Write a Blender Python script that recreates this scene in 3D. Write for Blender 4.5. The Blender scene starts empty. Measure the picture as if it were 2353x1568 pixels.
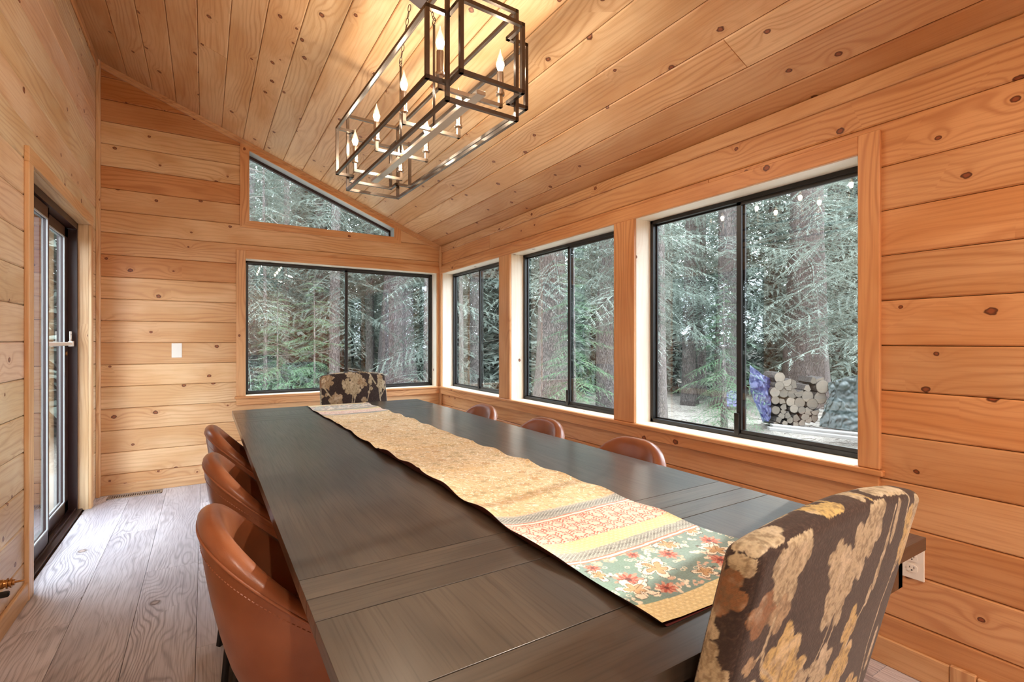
import bpy, bmesh, math, random
import numpy as np
from mathutils import Vector, Matrix

SC = bpy.context.scene
COL = SC.collection
rng = random.Random(7)
nrg = np.random.default_rng(7)

# ------------------------------------------------------------ camera, light, exposure
TH = 0.5552
CAM_Z = 1.2176
cam_data = bpy.data.cameras.new('camera')
cam_data.sensor_width = 36.0
cam_data.lens = 36.0 * 1139.0 / 2353.0
cam_data.clip_start = 0.02
cam_data.clip_end = 300
cam = bpy.data.objects.new('camera', cam_data)
COL.objects.link(cam)
cam.location = (0, 0, CAM_Z)
cam.rotation_euler = (math.pi / 2, 0, -TH)
SC.camera = cam

SKY = 13.5
world = bpy.data.worlds.new('sky')
SC.world = world
world.use_nodes = True
wbg = world.node_tree.nodes['Background']
wbg.inputs[0].default_value = (0.80, 0.90, 1.0, 1)
wbg.inputs[1].default_value = SKY

def lamp(name, kind, loc, energy, color, size=0.1, rot=None, parent=None, **kw):
    d = bpy.data.lights.new(name, kind)
    d.energy = energy
    d.color = color
    if kind == 'POINT' or kind == 'SPOT':
        d.shadow_soft_size = size
    elif kind == 'AREA':
        d.size = size
    elif kind == 'SUN':
        d.angle = size
    for k, v in kw.items():
        setattr(d, k, v)
    o = bpy.data.objects.new(name, d)
    COL.objects.link(o)
    o.location = loc
    if rot:
        o.rotation_euler = rot
    if parent:
        o.parent = parent
    return o

# low sun through the trees on the window side
sd = Vector((0.93, 0.18, 0.46))
sun = lamp('sun', 'SUN', (10, 0, 10), 6.0, (1.0, 0.94, 0.85), math.radians(1.0))
sun.rotation_euler = sd.to_track_quat('Z', 'Y').to_euler()

SC.view_settings.view_transform = 'Standard'
SC.view_settings.look = 'None'
SC.view_settings.gamma = 1.0
SC.view_settings.use_curve_mapping = False
SC.view_settings.exposure = 0.42
SC.cycles.max_bounces = 10
SC.cycles.diffuse_bounces = 5
SC.cycles.glossy_bounces = 4
SC.cycles.transparent_max_bounces = 24
SC.cycles.sample_clamp_indirect = 8.0
SC.cycles.caustics_reflective = False
SC.cycles.caustics_refractive = False
SC.cycles.use_denoising = True

# ------------------------------------------------------------ room dimensions (metres)
XL, XR, YB, YF = -0.716, 2.184, 5.0, -2.6
SL = 0.4035
def zc(x): return 2.24 + SL * (XR - x)     # ceiling height
GROUND = -0.5

# ------------------------------------------------------------ node helpers
class NT:
    def __init__(s, name):
        s.m = bpy.data.materials.new(name)
        s.m.use_nodes = True
        s.t = s.m.node_tree
        s.t.nodes.clear()
        s.out = s.t.nodes.new('ShaderNodeOutputMaterial')
    def n(s, typ, ins=None, **props):
        nd = s.t.nodes.new('ShaderNode' + typ)
        for k, v in props.items():
            setattr(nd, k, v)
        for k, v in (ins or {}).items():
            s.set(nd.inputs[k], v)
        return nd
    def set(s, sock, v):
        if isinstance(v, bpy.types.NodeSocket):
            s.t.links.new(v, sock)
        elif hasattr(v, 'outputs'):
            s.t.links.new(v.outputs[0], sock)
        else:
            if hasattr(sock.default_value, '__len__') and not hasattr(v, '__len__'):
                v = (v, v, v)
            if hasattr(sock.default_value, '__len__') and len(sock.default_value) == 4 and len(v) == 3:
                v = (*v, 1)
            sock.default_value = v
    def ma(s, op, a, b=0.0, c=0.0, clamp=False):
        nd = s.n('Math', operation=op, use_clamp=clamp)
        s.set(nd.inputs[0], a); s.set(nd.inputs[1], b); s.set(nd.inputs[2], c)
        return nd.outputs[0]
    def mix(s, f, a, b, mode='MIX'):
        nd = s.n('Mix', data_type='RGBA', blend_type=mode)
        s.set(nd.inputs[0], f); s.set(nd.inputs[6], a); s.set(nd.inputs[7], b)
        return nd.outputs[2]
    def comb(s, x, y, z=0.0):
        return s.n('CombineXYZ', {0: x, 1: y, 2: z}).outputs[0]
    def noise(s, v, scale=1.0, detail=2.0, rough=0.5, dist=0.0):
        return s.n('TexNoise', {'Vector': v, 'Scale': scale, 'Detail': detail, 'Roughness': rough, 'Distortion': dist})
    def ss(s, x, a, b, lo=0.0, hi=1.0):
        nd = s.n('MapRange', interpolation_type='SMOOTHSTEP')
        for i, v in enumerate((x, a, b, lo, hi)):
            s.set(nd.inputs[i], v)
        return nd.outputs[0]
    def bsdf(s, color, rough=0.5, normal=None, **kw):
        nd = s.n('BsdfPrincipled', {'Base Color': color, 'Roughness': rough})
        if normal is not None:
            s.set(nd.inputs['Normal'], normal)
        for k, v in kw.items():
            s.set(nd.inputs[k.replace('_', ' ')], v)
        s.t.links.new(nd.outputs[0], s.out.inputs[0])
        return nd
    def bump(s, h, strength=0.3, dist=0.002):
        return s.n('Bump', {'Height': h, 'Strength': strength, 'Distance': dist}).outputs[0]

def srgb(r, g, b):
    f = lambda c: (c / 255 / 12.92) if c <= 10.3 else ((c / 255 + 0.055) / 1.055) ** 2.4
    return (f(r), f(g), f(b))

def wood(name, axis, across, base, deep, line, rough=0.42, knots=True, ringk=32, ringamp=3.6,
         ringdark=0.52, fine=0.26, knotcol=(0.13, 0.045, 0.018), bumps=0.25, tint=True, warp=(0.9, 5.0), ks=5.2, ksel=0.54, coat=0.0):
    t = NT(name)
    tc = t.n('TexCoord').outputs['Object']
    oi = t.n('ObjectInfo')
    rnd = oi.outputs['Random']
    sep = t.n('SeparateXYZ', {0: tc})
    al = sep.outputs['XYZ'.index(axis)]
    ac = t.n('VectorMath', {0: tc, 1: across}, operation='DOT_PRODUCT').outputs['Value']
    A = t.ma('MULTIPLY_ADD', rnd, 37.0, al)
    B = t.ma('MULTIPLY_ADD', rnd, 11.3, ac)
    big = t.noise(t.comb(t.ma('MULTIPLY', A, warp[0]), t.ma('MULTIPLY', B, warp[1]), rnd), 1.0, 2.0).outputs[0]
    phase = t.ma('ADD', t.ma('MULTIPLY', B, ringk), t.ma('MULTIPLY', big, ringamp * 2))
    kmask = None
    if knots:
        vo = t.n('TexVoronoi', {'Vector': t.comb(t.ma('MULTIPLY', A, ks * 0.8), t.ma('MULTIPLY', B, ks), 0), 'Scale': 1.0, 'Randomness': 1.0},
                 voronoi_dimensions='2D')
        d = vo.outputs['Distance']
        sc = t.n('SeparateColor', {0: vo.outputs['Color']})
        sel = t.ma('GREATER_THAN', sc.outputs[0], ksel)
        R = t.ma('MULTIPLY_ADD', sc.outputs[1], 0.045, 0.03)
        dn = t.ma('DIVIDE', d, R)
        dn = t.ma('ADD', dn, t.ma('MULTIPLY', t.ma('SUBTRACT', t.noise(tc, 60, 1).outputs[0], 0.5), 0.8))
        kmask = t.ma('MULTIPLY', sel, t.ss(dn, 0.85, 1.15, 1.0, 0.0))
        halo = t.ma('MULTIPLY', sel, t.ma('POWER', 2.718, t.ma('MULTIPLY', d, -7.0)))
        phase = t.ma('ADD', phase, t.ma('MULTIPLY', halo, 2.6))
        inner = t.ss(dn, 0.35, 0.8, 0.0, 1.0)
    ring = t.ma('POWER', t.ma('MULTIPLY_ADD', t.ma('SINE', t.ma('MULTIPLY', phase, 6.2832)), 0.5, 0.5), 3.0)
    patch = t.noise(t.comb(t.ma('MULTIPLY', A, 0.7), t.ma('MULTIPLY', B, 2.2), t.ma('MULTIPLY', rnd, 9)), 1.6, 2.0).outputs[0]
    ringm = t.ma('MULTIPLY', ring, t.ss(patch, 0.36, 0.66, 0.25, 1.0))
    fn = t.noise(t.comb(t.ma('MULTIPLY', A, 5.0), t.ma('MULTIPLY', B, 190.0), 0), 1.0, 3.0).outputs[0]
    blotch = t.noise(t.comb(t.ma('MULTIPLY', A, 1.1), t.ma('MULTIPLY', B, 3.4), t.ma('MULTIPLY', rnd, 3)), 1.5, 3.0).outputs[0]
    c = t.mix(t.ss(blotch, 0.35, 0.68), base, deep)
    c = t.mix(t.ma('MULTIPLY', ringm, ringdark), c, line)
    c = t.mix(t.ma('MULTIPLY', t.ss(fn, 0.45, 0.75), fine), c, line)
    if knots:
        c = t.mix(t.ma('MULTIPLY', halo, 0.28), c, line)
        kc = t.mix(inner, tuple(k * 2.4 for k in knotcol), knotcol)
        c = t.mix(kmask, c, kc)
    if tint:
        c = t.mix(1.0, c, oi.outputs['Color'], 'MULTIPLY')
    h = t.ma('ADD', t.ma('MULTIPLY', ringm, 0.5), fn)
    t.bsdf(c, t.ma('MULTIPLY_ADD', fn, 0.15, rough - 0.07), t.bump(h, bumps, 0.0008), Specular_IOR_Level=0.42, Coat_Weight=coat, Coat_Roughness=.22)
    return t.m

P_BASE, P_DEEP, P_LINE = srgb(232, 200, 158), srgb(216, 174, 126), srgb(180, 126, 82)
pine = {}
pine['back'] = wood('pine_boards_back', 'X', (0, 0.7, 1.0), P_BASE, P_DEEP, P_LINE)
pine['side'] = wood('pine_boards_side', 'Y', (0.7, 0, 1.0), P_BASE, P_DEEP, P_LINE)
pine['ceil'] = wood('pine_boards_ceiling', 'Y', (1.078, 0, 0), P_BASE, P_DEEP, P_LINE)
pine['up'] = wood('pine_trim_upright', 'Z', (1.0, 1.0, 0), P_BASE, P_DEEP, P_LINE, ksel=0.8)
pine['tx'] = wood('pine_trim_across', 'X', (0, 1.0, 1.0), P_BASE, P_DEEP, P_LINE, ksel=0.8)
pine['ty'] = wood('pine_trim_along', 'Y', (1.0, 0, 1.0), P_BASE, P_DEEP, P_LINE, ksel=0.8)
DAYLIT_PINE = NT('pale_daylit_pine')
def daylit_wood(name, axis, ac):  # pine with daylight put into its pale colour, for jambs and sills
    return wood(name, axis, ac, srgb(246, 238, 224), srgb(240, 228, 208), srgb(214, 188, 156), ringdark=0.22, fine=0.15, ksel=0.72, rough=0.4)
daylit = {'X': daylit_wood('daylit_pine_across', 'X', (0, 1, 1)), 'Y': daylit_wood('daylit_pine_along', 'Y', (1, 0, 1)), 'Z': daylit_wood('daylit_pine_upright', 'Z', (1, 1, 0))}
bpy.data.materials.remove(DAYLIT_PINE.m)

M_FLOOR = wood('grey_oak_laminate', 'Y', (1, 0, 0), srgb(216, 213, 220), srgb(192, 188, 196), srgb(122, 116, 126), rough=0.40,
               knots=True, ringk=44, ringamp=8.0, ringdark=0.66, fine=0.6, knotcol=srgb(120, 108, 104), bumps=0.35, warp=(1.3, 5.5), ks=3.4, ksel=0.66)
T_B, T_D, T_L = srgb(80, 70, 60), srgb(58, 51, 45), srgb(26, 23, 20)
M_TABLE_Y = wood('dark_table_wood_along', 'Y', (1, 0, 0.6), T_B, T_D, T_L, rough=0.34, knots=False, ringk=16, ringamp=4, ringdark=0.30, fine=0.5, bumps=0.12, coat=.6)
M_TABLE_X = wood('dark_table_wood_across', 'X', (0, 1, 0.6), T_B, T_D, T_L, rough=0.34, knots=False, ringk=16, ringamp=4, ringdark=0.30, fine=0.5, bumps=0.12, coat=.6)
M_TABLE_Z = wood('dark_table_wood_upright', 'Z', (1, 1, 0), T_D, srgb(60, 38, 30), T_L, rough=0.4, knots=False, ringk=16, ringamp=4, ringdark=0.30, fine=0.5, bumps=0.12, coat=.6)

def plain(name, col, rough=0.5, metal=0.0, nscale=30, var=0.12, bumpy=0.0, **kw):
    t = NT(name)
    tc = t.n('TexCoord').outputs['Object']
    nz = t.noise(tc, nscale, 3).outputs[0]
    c = t.mix(t.ma('MULTIPLY', nz, var * 2), col, tuple(x * 0.55 for x in col))
    t.bsdf(c, rough, t.bump(nz, bumpy, 0.001) if bumpy else None, Metallic=metal, **kw)
    return t.m

M_SHEATH = plain('wall_sheathing', srgb(70, 42, 24), 0.8)
M_ALU = plain('black_window_frame', srgb(26, 25, 26), 0.38, 0.0, 40, 0.2)
M_BRONZE = plain('dark_bronze_door_frame', srgb(48, 24, 22), 0.42, 0.1, 40, 0.2)
M_GREYV = plain('grey_frame', srgb(168, 171, 171), 0.5)
M_WHITE = plain('white_plastic', srgb(238, 234, 226), 0.35, var=0.03)
M_DARK = plain('dark_slot', srgb(22, 16, 14), 0.6)
M_BLACKM = plain('black_metal', srgb(24, 22, 22), 0.4, 0.4)
M_BRASS = plain('aged_brass', srgb(190, 140, 86), 0.32, 0.9, 60, 0.3)
M_STEEL = plain('brushed_nickel', srgb(206, 196, 180), 0.28, 0.95, 80, 0.15)
M_CAGE = plain('bronze_cage_metal', srgb(112, 101, 92), 0.26, 0.9, 50, 0.3)
M_SLEEVE = plain('candle_sleeve_metal', srgb(200, 186, 170), 0.24, 0.9, 50, 0.2)
M_VENT = plain('taupe_vent_metal', srgb(170, 154, 140), 0.45, 0.3)

def glass_mat():
    t = NT('window_glass')
    ge = t.n('NewGeometry')
    cs = t.ma('ABSOLUTE', t.n('VectorMath', {0: ge.outputs['Normal'], 1: ge.outputs['Incoming']}, operation='DOT_PRODUCT').outputs['Value'])
    fr = t.ma('MULTIPLY_ADD', t.ma('POWER', t.ma('SUBTRACT', 1.0, cs), 5.0), .95, .045)
    tr = t.n('BsdfTransparent', {0: (0.955, 0.97, 0.968, 1)})
    gl = t.n('BsdfGlossy', {0: (1, 1, 1, 1), 'Roughness': 0.0})
    mx = t.n('MixShader', {0: fr, 1: tr.outputs[0], 2: gl.outputs[0]})
    t.t.links.new(mx.outputs[0], t.out.inputs[0])
    return t.m
M_GLASS = glass_mat()

def bulb_mat():
    t = NT('lit_bulb_glass')
    z = t.n('SeparateXYZ', {0: t.n('TexCoord').outputs['Object']}).outputs[2]
    k = t.ss(z, 2.250, 2.276, 1.0, 0.02)
    e = t.n('Emission', {0: (1.0, 0.80, 0.52, 1), 1: 22.0})
    tr = t.n('BsdfTransparent', {0: (1, .97, .92, 1)})
    gl = t.n('BsdfGlossy', {0: (1, 1, 1, 1), 'Roughness': .03})
    g2 = t.n('MixShader', {0: .22, 1: tr.outputs[0], 2: gl.outputs[0]})
    mx = t.n('MixShader', {0: k, 1: g2.outputs[0], 2: e.outputs[0]})
    t.t.links.new(mx.outputs[0], t.out.inputs[0])
    return t.m
M_BULB = bulb_mat()
def emis(name, col, s):
    t = NT(name)
    e = t.n('Emission', {0: (*col, 1), 1: s})
    t.t.links.new(e.outputs[0], t.out.inputs[0])
    return t.m

def leather():
    t = NT('cognac_leather')
    tc = t.n('TexCoord').outputs['Object']
    nz = t.noise(tc, 5, 3).outputs[0]
    c = t.mix(t.ss(nz, 0.3, 0.7), srgb(150, 92, 60), srgb(124, 70, 42))
    vo = t.n('TexVoronoi', {'Vector': tc, 'Scale': 420.0})
    h = t.ma('ADD', t.ma('MULTIPLY', vo.outputs['Distance'], 0.5), t.noise(tc, 40, 2).outputs[0])
    t.bsdf(c, t.ma('MULTIPLY_ADD', nz, 0.10, 0.25), t.bump(h, 0.16, 0.001), Specular_IOR_Level=0.5)
    return t.m
M_LEATHER = leather()
M_PIPE = plain('leather_piping', srgb(150, 92, 62), 0.4, bumpy=0.2)

def painted_cloth(name, rough, weave, bs):
    t = NT(name)
    a = t.n('VertexColor', layer_name='Col')
    tc = t.n('TexCoord').outputs['Object']
    nz = t.noise(tc, 260, 2).outputs[0]
    sp = t.n('SeparateXYZ', {0: tc})
    w1 = t.ma('SINE', t.ma('MULTIPLY', t.ma('ADD', sp.outputs[0], sp.outputs[1]), weave))
    w2 = t.ma('SINE', t.ma('MULTIPLY', t.ma('ADD', sp.outputs[2], sp.outputs[1]), weave))
    w = t.ma('MULTIPLY', w1, w2)
    c = t.mix(t.ma('MULTIPLY', t.ss(nz, 0.35, 0.7), 0.32), a.outputs[0], t.mix(1.0, a.outputs[0], (0.45, 0.45, 0.45, 1), 'MULTIPLY'))
    t.bsdf(c, rough, t.bump(t.ma('ADD', t.ma('MULTIPLY', w, 0.12), nz), bs, 0.0012), Sheen_Weight=0.12)
    return t.m
M_FLORAL = painted_cloth('floral_jacquard', 0.85, 2600.0, 0.5)
M_RUNNER = painted_cloth('woven_runner', 0.8, 2200.0, 0.35)
M_UNDER = plain('dark_red_lining', srgb(92, 26, 22), 0.8)

# ------------------------------------------------------------ mesh helpers
class MB:
    def __init__(s):
        s.v = []; s.f = []
    def add(s, vs, fs):
        o = len(s.v)
        s.v.extend([tuple(p) for p in vs])
        s.f.extend([tuple(i + o for i in f) for f in fs])
        return s
    def box(s, a, b):
        x0, x1 = sorted((a[0], b[0])); y0, y1 = sorted((a[1], b[1])); z0, z1 = sorted((a[2], b[2]))
        return s.add([(x0, y0, z0), (x1, y0, z0), (x1, y1, z0), (x0, y1, z0), (x0, y0, z1), (x1, y0, z1), (x1, y1, z1), (x0, y1, z1)],
                     [(0, 3, 2, 1), (4, 5, 6, 7), (0, 1, 5, 4), (1, 2, 6, 5), (2, 3, 7, 6), (3, 0, 4, 7)])
    def bbox(s, a, b, r=0.003):
        # box with chamfered edges
        x0, x1 = sorted((a[0], b[0])); y0, y1 = sorted((a[1], b[1])); z0, z1 = sorted((a[2], b[2]))
        bm = bmesh.new()
        bmesh.ops.create_cube(bm, size=1)
        for v in bm.verts:
            v.co = Vector((x0 + (v.co.x + .5) * (x1 - x0), y0 + (v.co.y + .5) * (y1 - y0), z0 + (v.co.z + .5) * (z1 - z0)))
        r = min(r, 0.45 * min(x1 - x0, y1 - y0, z1 - z0))
        bmesh.ops.bevel(bm, geom=bm.edges[:], offset=r, segments=1, affect='EDGES')
        bm.verts.index_update()
        s.add([v.co[:] for v in bm.verts], [[v.index for v in f.verts] for f in bm.faces])
        bm.free()
        return s
    def tube(s, pts, r, n=10, closed=False, cap=True):
        pts = [Vector(p) for p in pts]
        rs = r if hasattr(r, '__len__') else [r] * len(pts)
        rings = []
        prev = None
        for i, p in enumerate(pts):
            if closed:
                d = pts[(i + 1) % len(pts)] - pts[i - 1]
            else:
                d = pts[min(i + 1, len(pts) - 1)] - pts[max(i - 1, 0)]
            d.normalize()
            if prev is None:
                up = Vector((0, 0, 1)) if abs(d.z) < 0.9 else Vector((1, 0, 0))
                u = d.cross(up).normalized()
            else:
                u = (prev - d * prev.dot(d)).normalized()
            prev = u
            w = d.cross(u)
            rings.append([p + (u * math.cos(2 * math.pi * k / n) + w * math.sin(2 * math.pi * k / n)) * rs[i] for k in range(n)])
        vs = [q for rg in rings for q in rg]
        fs = []
        m = len(pts)
        for i in range(m if closed else m - 1):
            a, b = i * n, ((i + 1) % m) * n
            for k in range(n):
                fs.append((a + k, a + (k + 1) % n, b + (k + 1) % n, b + k))
        if cap and not closed:
            fs.append(tuple(range(n - 1, -1, -1)))
            fs.append(tuple((m - 1) * n + k for k in range(n)))
        return s.add(vs, fs)
    def lathe(s, prof, c=(0, 0, 0), n=16, axis='Z'):
        vs = []; fs = []
        for r, z in prof:
            for k in range(n):
                a = 2 * math.pi * k / n
                p = (r * math.cos(a), r * math.sin(a), z)
                if axis == 'X': p = (p[2], p[0], p[1])
                if axis == 'Y': p = (p[0], p[2], p[1])
                vs.append((p[0] + c[0], p[1] + c[1], p[2] + c[2]))
        for i in range(len(prof) - 1):
            for k in range(n):
                fs.append((i * n + k, i * n + (k + 1) % n, (i + 1) * n + (k + 1) % n, (i + 1) * n + k))
        fs.append(tuple(range(n - 1, -1, -1)))
        fs.append(tuple((len(prof) - 1) * n + k for k in range(n)))
        return s.add(vs, fs)
    def bar(s, a, b, t):
        # square bar between two points
        a = Vector(a); b = Vector(b); d = (b - a).normalized()
        up = Vector((0, 0, 1)) if abs(d.z) < 0.9 else Vector((0, 1, 0))
        u = d.cross(up).normalized() * t / 2
        w = d.cross(u).normalized() * t / 2
        a = a - d * t / 2; b = b + d * t / 2
        return s.add([a + u + w, a - u + w, a - u - w, a + u - w, b + u + w, b - u + w, b - u - w, b + u - w],
                     [(0, 1, 2, 3), (7, 6, 5, 4), (0, 4, 5, 1), (1, 5, 6, 2), (2, 6, 7, 3), (3, 7, 4, 0)])

def area2(p):
    return sum(p[i - 1][0] * p[i][1] - p[i][0] * p[i - 1][1] for i in range(len(p)))
def inset(p, fn):
    # mitred inset of a CCW polygon; fn(edge direction) -> inset width
    n = len(p); out = []
    for i in range(n):
        a, b, c = Vector(p[i - 1]), Vector(p[i]), Vector(p[(i + 1) % n])
        d1 = (b - a).normalized(); d2 = (c - b).normalized()
        n1 = Vector((-d1.y, d1.x)); n2 = Vector((-d2.y, d2.x))
        w1, w2 = fn(d1), fn(d2)
        den = d1.x * d2.y - d1.y * d2.x
        if abs(den) < 1e-4:
            out.append(tuple(b + n1 * w1)); continue
        p1 = a + n1 * w1; p2 = b + n2 * w2
        k = ((p2.x - p1.x) * d2.y - (p2.y - p1.y) * d2.x) / den
        out.append(tuple(p1 + d1 * k))
    return out
def board(mb, poly, mp, t=0.018, groove=0.0050, end=0.0006, depth=0.0050, gap=0.0):
    # poly: CCW list of (a, b) in the wall plane, mp(a, b, d) -> xyz, d grows away from the room
    if area2(poly) < 0: poly = poly[::-1]
    q = []
    for i in range(len(poly)):
        if (Vector(poly[i]) - Vector(poly[i - 1])).length > 1e-4: q.append(poly[i])
    poly = q
    ins = inset(poly, lambda d: groove if abs(d.x) > 0.6 else end)
    if gap: poly = inset(poly, lambda d: gap if abs(d.x) > 0.6 else gap * .4); ins = inset(poly, lambda d: groove if abs(d.x) > 0.6 else end)
    n = len(poly)
    vs = [mp(a, b, 0) for a, b in ins] + [mp(a, b, depth) for a, b in poly] + [mp(a, b, t) for a, b in poly]
    fs = [tuple(range(n))]
    for i in range(n):
        j = (i + 1) % n
        fs.append((i, n + i, n + j, j))
        fs.append((n + i, 2 * n + i, 2 * n + j, n + j))
    mb.add(vs, fs)
    return mb

def mesh(name, mb, smooth=False):
    me = bpy.data.meshes.new(name)
    if isinstance(mb, MB):
        me.from_pydata(mb.v, [], mb.f)
        bm = bmesh.new(); bm.from_mesh(me)
        bmesh.ops.recalc_face_normals(bm, faces=bm.faces[:])
        bm.to_mesh(me); bm.free()
    if smooth:
        me.polygons.foreach_set('use_smooth', [True] * len(me.polygons))
    me.update()
    return me
def npmesh(name, v, f, smooth=True):
    # v (n,3) array, f (m,3|4) array
    me = bpy.data.meshes.new(name)
    k = f.shape[1]
    me.vertices.add(len(v)); me.vertices.foreach_set('co', np.asarray(v, np.float32).ravel())
    me.loops.add(len(f) * k); me.loops.foreach_set('vertex_index', np.asarray(f, np.int32).ravel())
    me.polygons.add(len(f))
    me.polygons.foreach_set('loop_start', np.arange(0, len(f) * k, k, dtype=np.int32))
    me.polygons.foreach_set('loop_total', np.full(len(f), k, dtype=np.int32))
    me.polygons.foreach_set('use_smooth', np.full(len(f), smooth))
    me.update(calc_edges=True)
    return me
def obj(name, mb, mat, parent=None, smooth=False, color=None, label=None, loc=None, rotz=None):
    me = mb if isinstance(mb, bpy.types.Mesh) else mesh(name, mb, smooth)
    o = bpy.data.objects.new(name, me)
    COL.objects.link(o)
    if mat and not me.materials: me.materials.append(mat)
    if parent: o.parent = parent
    if color: o.color = (*color, 1)
    if label: o['label'] = label
    if loc: o.location = loc
    if rotz is not None: o.rotation_euler = (0, 0, rotz)
    return o
def thing(name, label, cat, loc=(0, 0, 0), rotz=0.0, group=None):
    o = bpy.data.objects.new(name, None)
    COL.objects.link(o)
    o.empty_display_size = 0.1
    o.location = loc; o.rotation_euler = (0, 0, rotz)
    o['label'] = label; o['category'] = cat
    if group: o['group'] = group
    return o
def tag(o, label, cat, group=None, kind=None):
    o['label'] = label; o['category'] = cat
    if group: o['group'] = group
    if kind: o['kind'] = kind
    return o
def structure(o, label=None, cat=None):
    o['kind'] = 'structure'
    if label: o['label'] = label
    if cat: o['category'] = cat
    return o
def dup(root, loc=None, rotz=None, label=None, group=None):
    def cp(o, par):
        c = o.copy(); COL.objects.link(c); c.parent = par
        for ch in list(o.children): cp(ch, c)
        return c
    r = cp(root, None)
    if loc is not None: r.location = loc
    if rotz is not None: r.rotation_euler = (0, 0, rotz)
    if label: r['label'] = label
    if group: r['group'] = group
    return r
def tintcol(v=1.0, warm=0.0):
    # v brightness, warm > 0 turns a board redder
    return (v, v * (1 - 0.15 * warm), v * (1 - 0.25 * warm))
def rtint(r, warm=0.2, dv=0.07):
    return tintcol(min(1.0, r.gauss(0.93, dv)), max(-0.1, r.gauss(warm, 0.28)))
# ------------------------------------------------------------ room shell
mp_back = lambda a, b, d: (a, YB + d, b)
mp_right = lambda a, b, d: (XR + d, a, b)
mp_left = lambda a, b, d: (XL - d, a, b)
mp_front = lambda a, b, d: (a, YF - d, b)
WT = 0.165
BT = 0.016

def mbox(mb, mp, a0, a1, b0, b1, d0, d1, r=0.0):
    p, q = mp(a0, b0, d0), mp(a1, b1, d1)
    return mb.bbox(p, q, r) if r else mb.box(p, q)

# openings: (a0, a1, b0, b1)
W_SILL, W_HEAD = 0.727, 1.945
WIN_R = [(3.707, 4.94), (2.290, 3.530), (0.933, 2.118)]
WIN_B = (0.311, 2.135)
DOOR = (3.237, 4.665, 0.0, 2.06)
OPEN_BACK = [(WIN_B[0], WIN_B[1], W_SILL, W_HEAD + .005), (0.339, 1.664, 2.29, 9.0)]
OPEN_RIGHT = [(a, b, W_SILL, W_HEAD) for a, b in WIN_R]
OPEN_LEFT = [DOOR]

def slab(mb, mp, a0, a1, top, openings, d0, d1):
    # wall body cut round its openings; top(a) gives the height
    openings = [(o[0] - .018, o[1] + .018, o[2] - .018, o[3] + .018) for o in openings]
    xs = sorted(set([a0, a1] + [x for o in openings for x in o[:2] if a0 < x < a1]))
    for x0, x1 in zip(xs, xs[1:]):
        m = (x0 + x1) / 2
        cuts = sorted([(o[2], o[3]) for o in openings if o[0] < m < o[1]])
        z = 0.0
        segs = []
        for c0, c1 in cuts:
            if c0 > z: segs.append((z, c0))
            z = c1
        if z < 5: segs.append((z, None))
        for s0, s1 in segs:
            def P(a, b, d): return mp(a, b, d)
            ta, tb = (s1, s1) if s1 is not None else (top(x0), top(x1))
            vs = [P(x0, s0, d0), P(x1, s0, d0), P(x1, tb, d0), P(x0, ta, d0), P(x0, s0, d1), P(x1, s0, d1), P(x1, tb, d1), P(x0, ta, d1)]
            mb.add(vs, [(0, 1, 2, 3), (7, 6, 5, 4), (0, 4, 5, 1), (1, 5, 6, 2), (2, 6, 7, 3), (3, 7, 4, 0)])

def row_polys(a0, a1, z0, z1, openings, top=None):
    # polygons of one board row between z0 and z1, cut round the openings and under the rake
    xs = sorted(set([a0, a1] + [x for o in openings for x in o[:2] if a0 < x < a1]))
    cells = []
    for x0, x1 in zip(xs, xs[1:]):
        m = (x0 + x1) / 2
        lo, hi = z0, z1
        for o in openings:
            if o[0] < m < o[1]:
                if o[2] <= lo and o[3] >= hi: lo = hi = None; break
                if o[2] <= lo < o[3]: lo = o[3]
                elif o[2] < hi <= o[3]: hi = o[2]
        if lo is None or hi - lo < 0.004:
            cells.append(None)
        else:
            cells.append((x0, x1, lo, hi))
    out = []
    run = []
    def flush():
        if not run: return
        bot = []; tp = []
        for x0, x1, lo, hi in run:
            for L, v in ((bot, lo), (tp, hi)):
                if not L or abs(L[-1][1] - v) > 1e-6: L.append((x0, v))
                elif len(L) > 1 and L[-1][1] == v and L[-2][1] == v: L.pop()
                L.append((x1, v))
        poly = bot + tp[::-1]
        if top:
            poly = clip(poly, top)
        if poly and len(poly) > 2: out.append(poly)
        run.clear()
    for c in cells:
        if c is None: flush()
        else: run.append(c)
    flush()
    return out
def clip(poly, top):
    out = []
    f = lambda p: top(p[0]) - p[1]
    for i in range(len(poly)):
        a, b = poly[i - 1], poly[i]
        fa, fb = f(a), f(b)
        if (fa > 0) != (fb > 0):
            t = fa / (fa - fb)
            out.append((a[0] + (b[0] - a[0]) * t, a[1] + (b[1] - a[1]) * t))
        if fb > 0: out.append(b)
    return out

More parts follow.
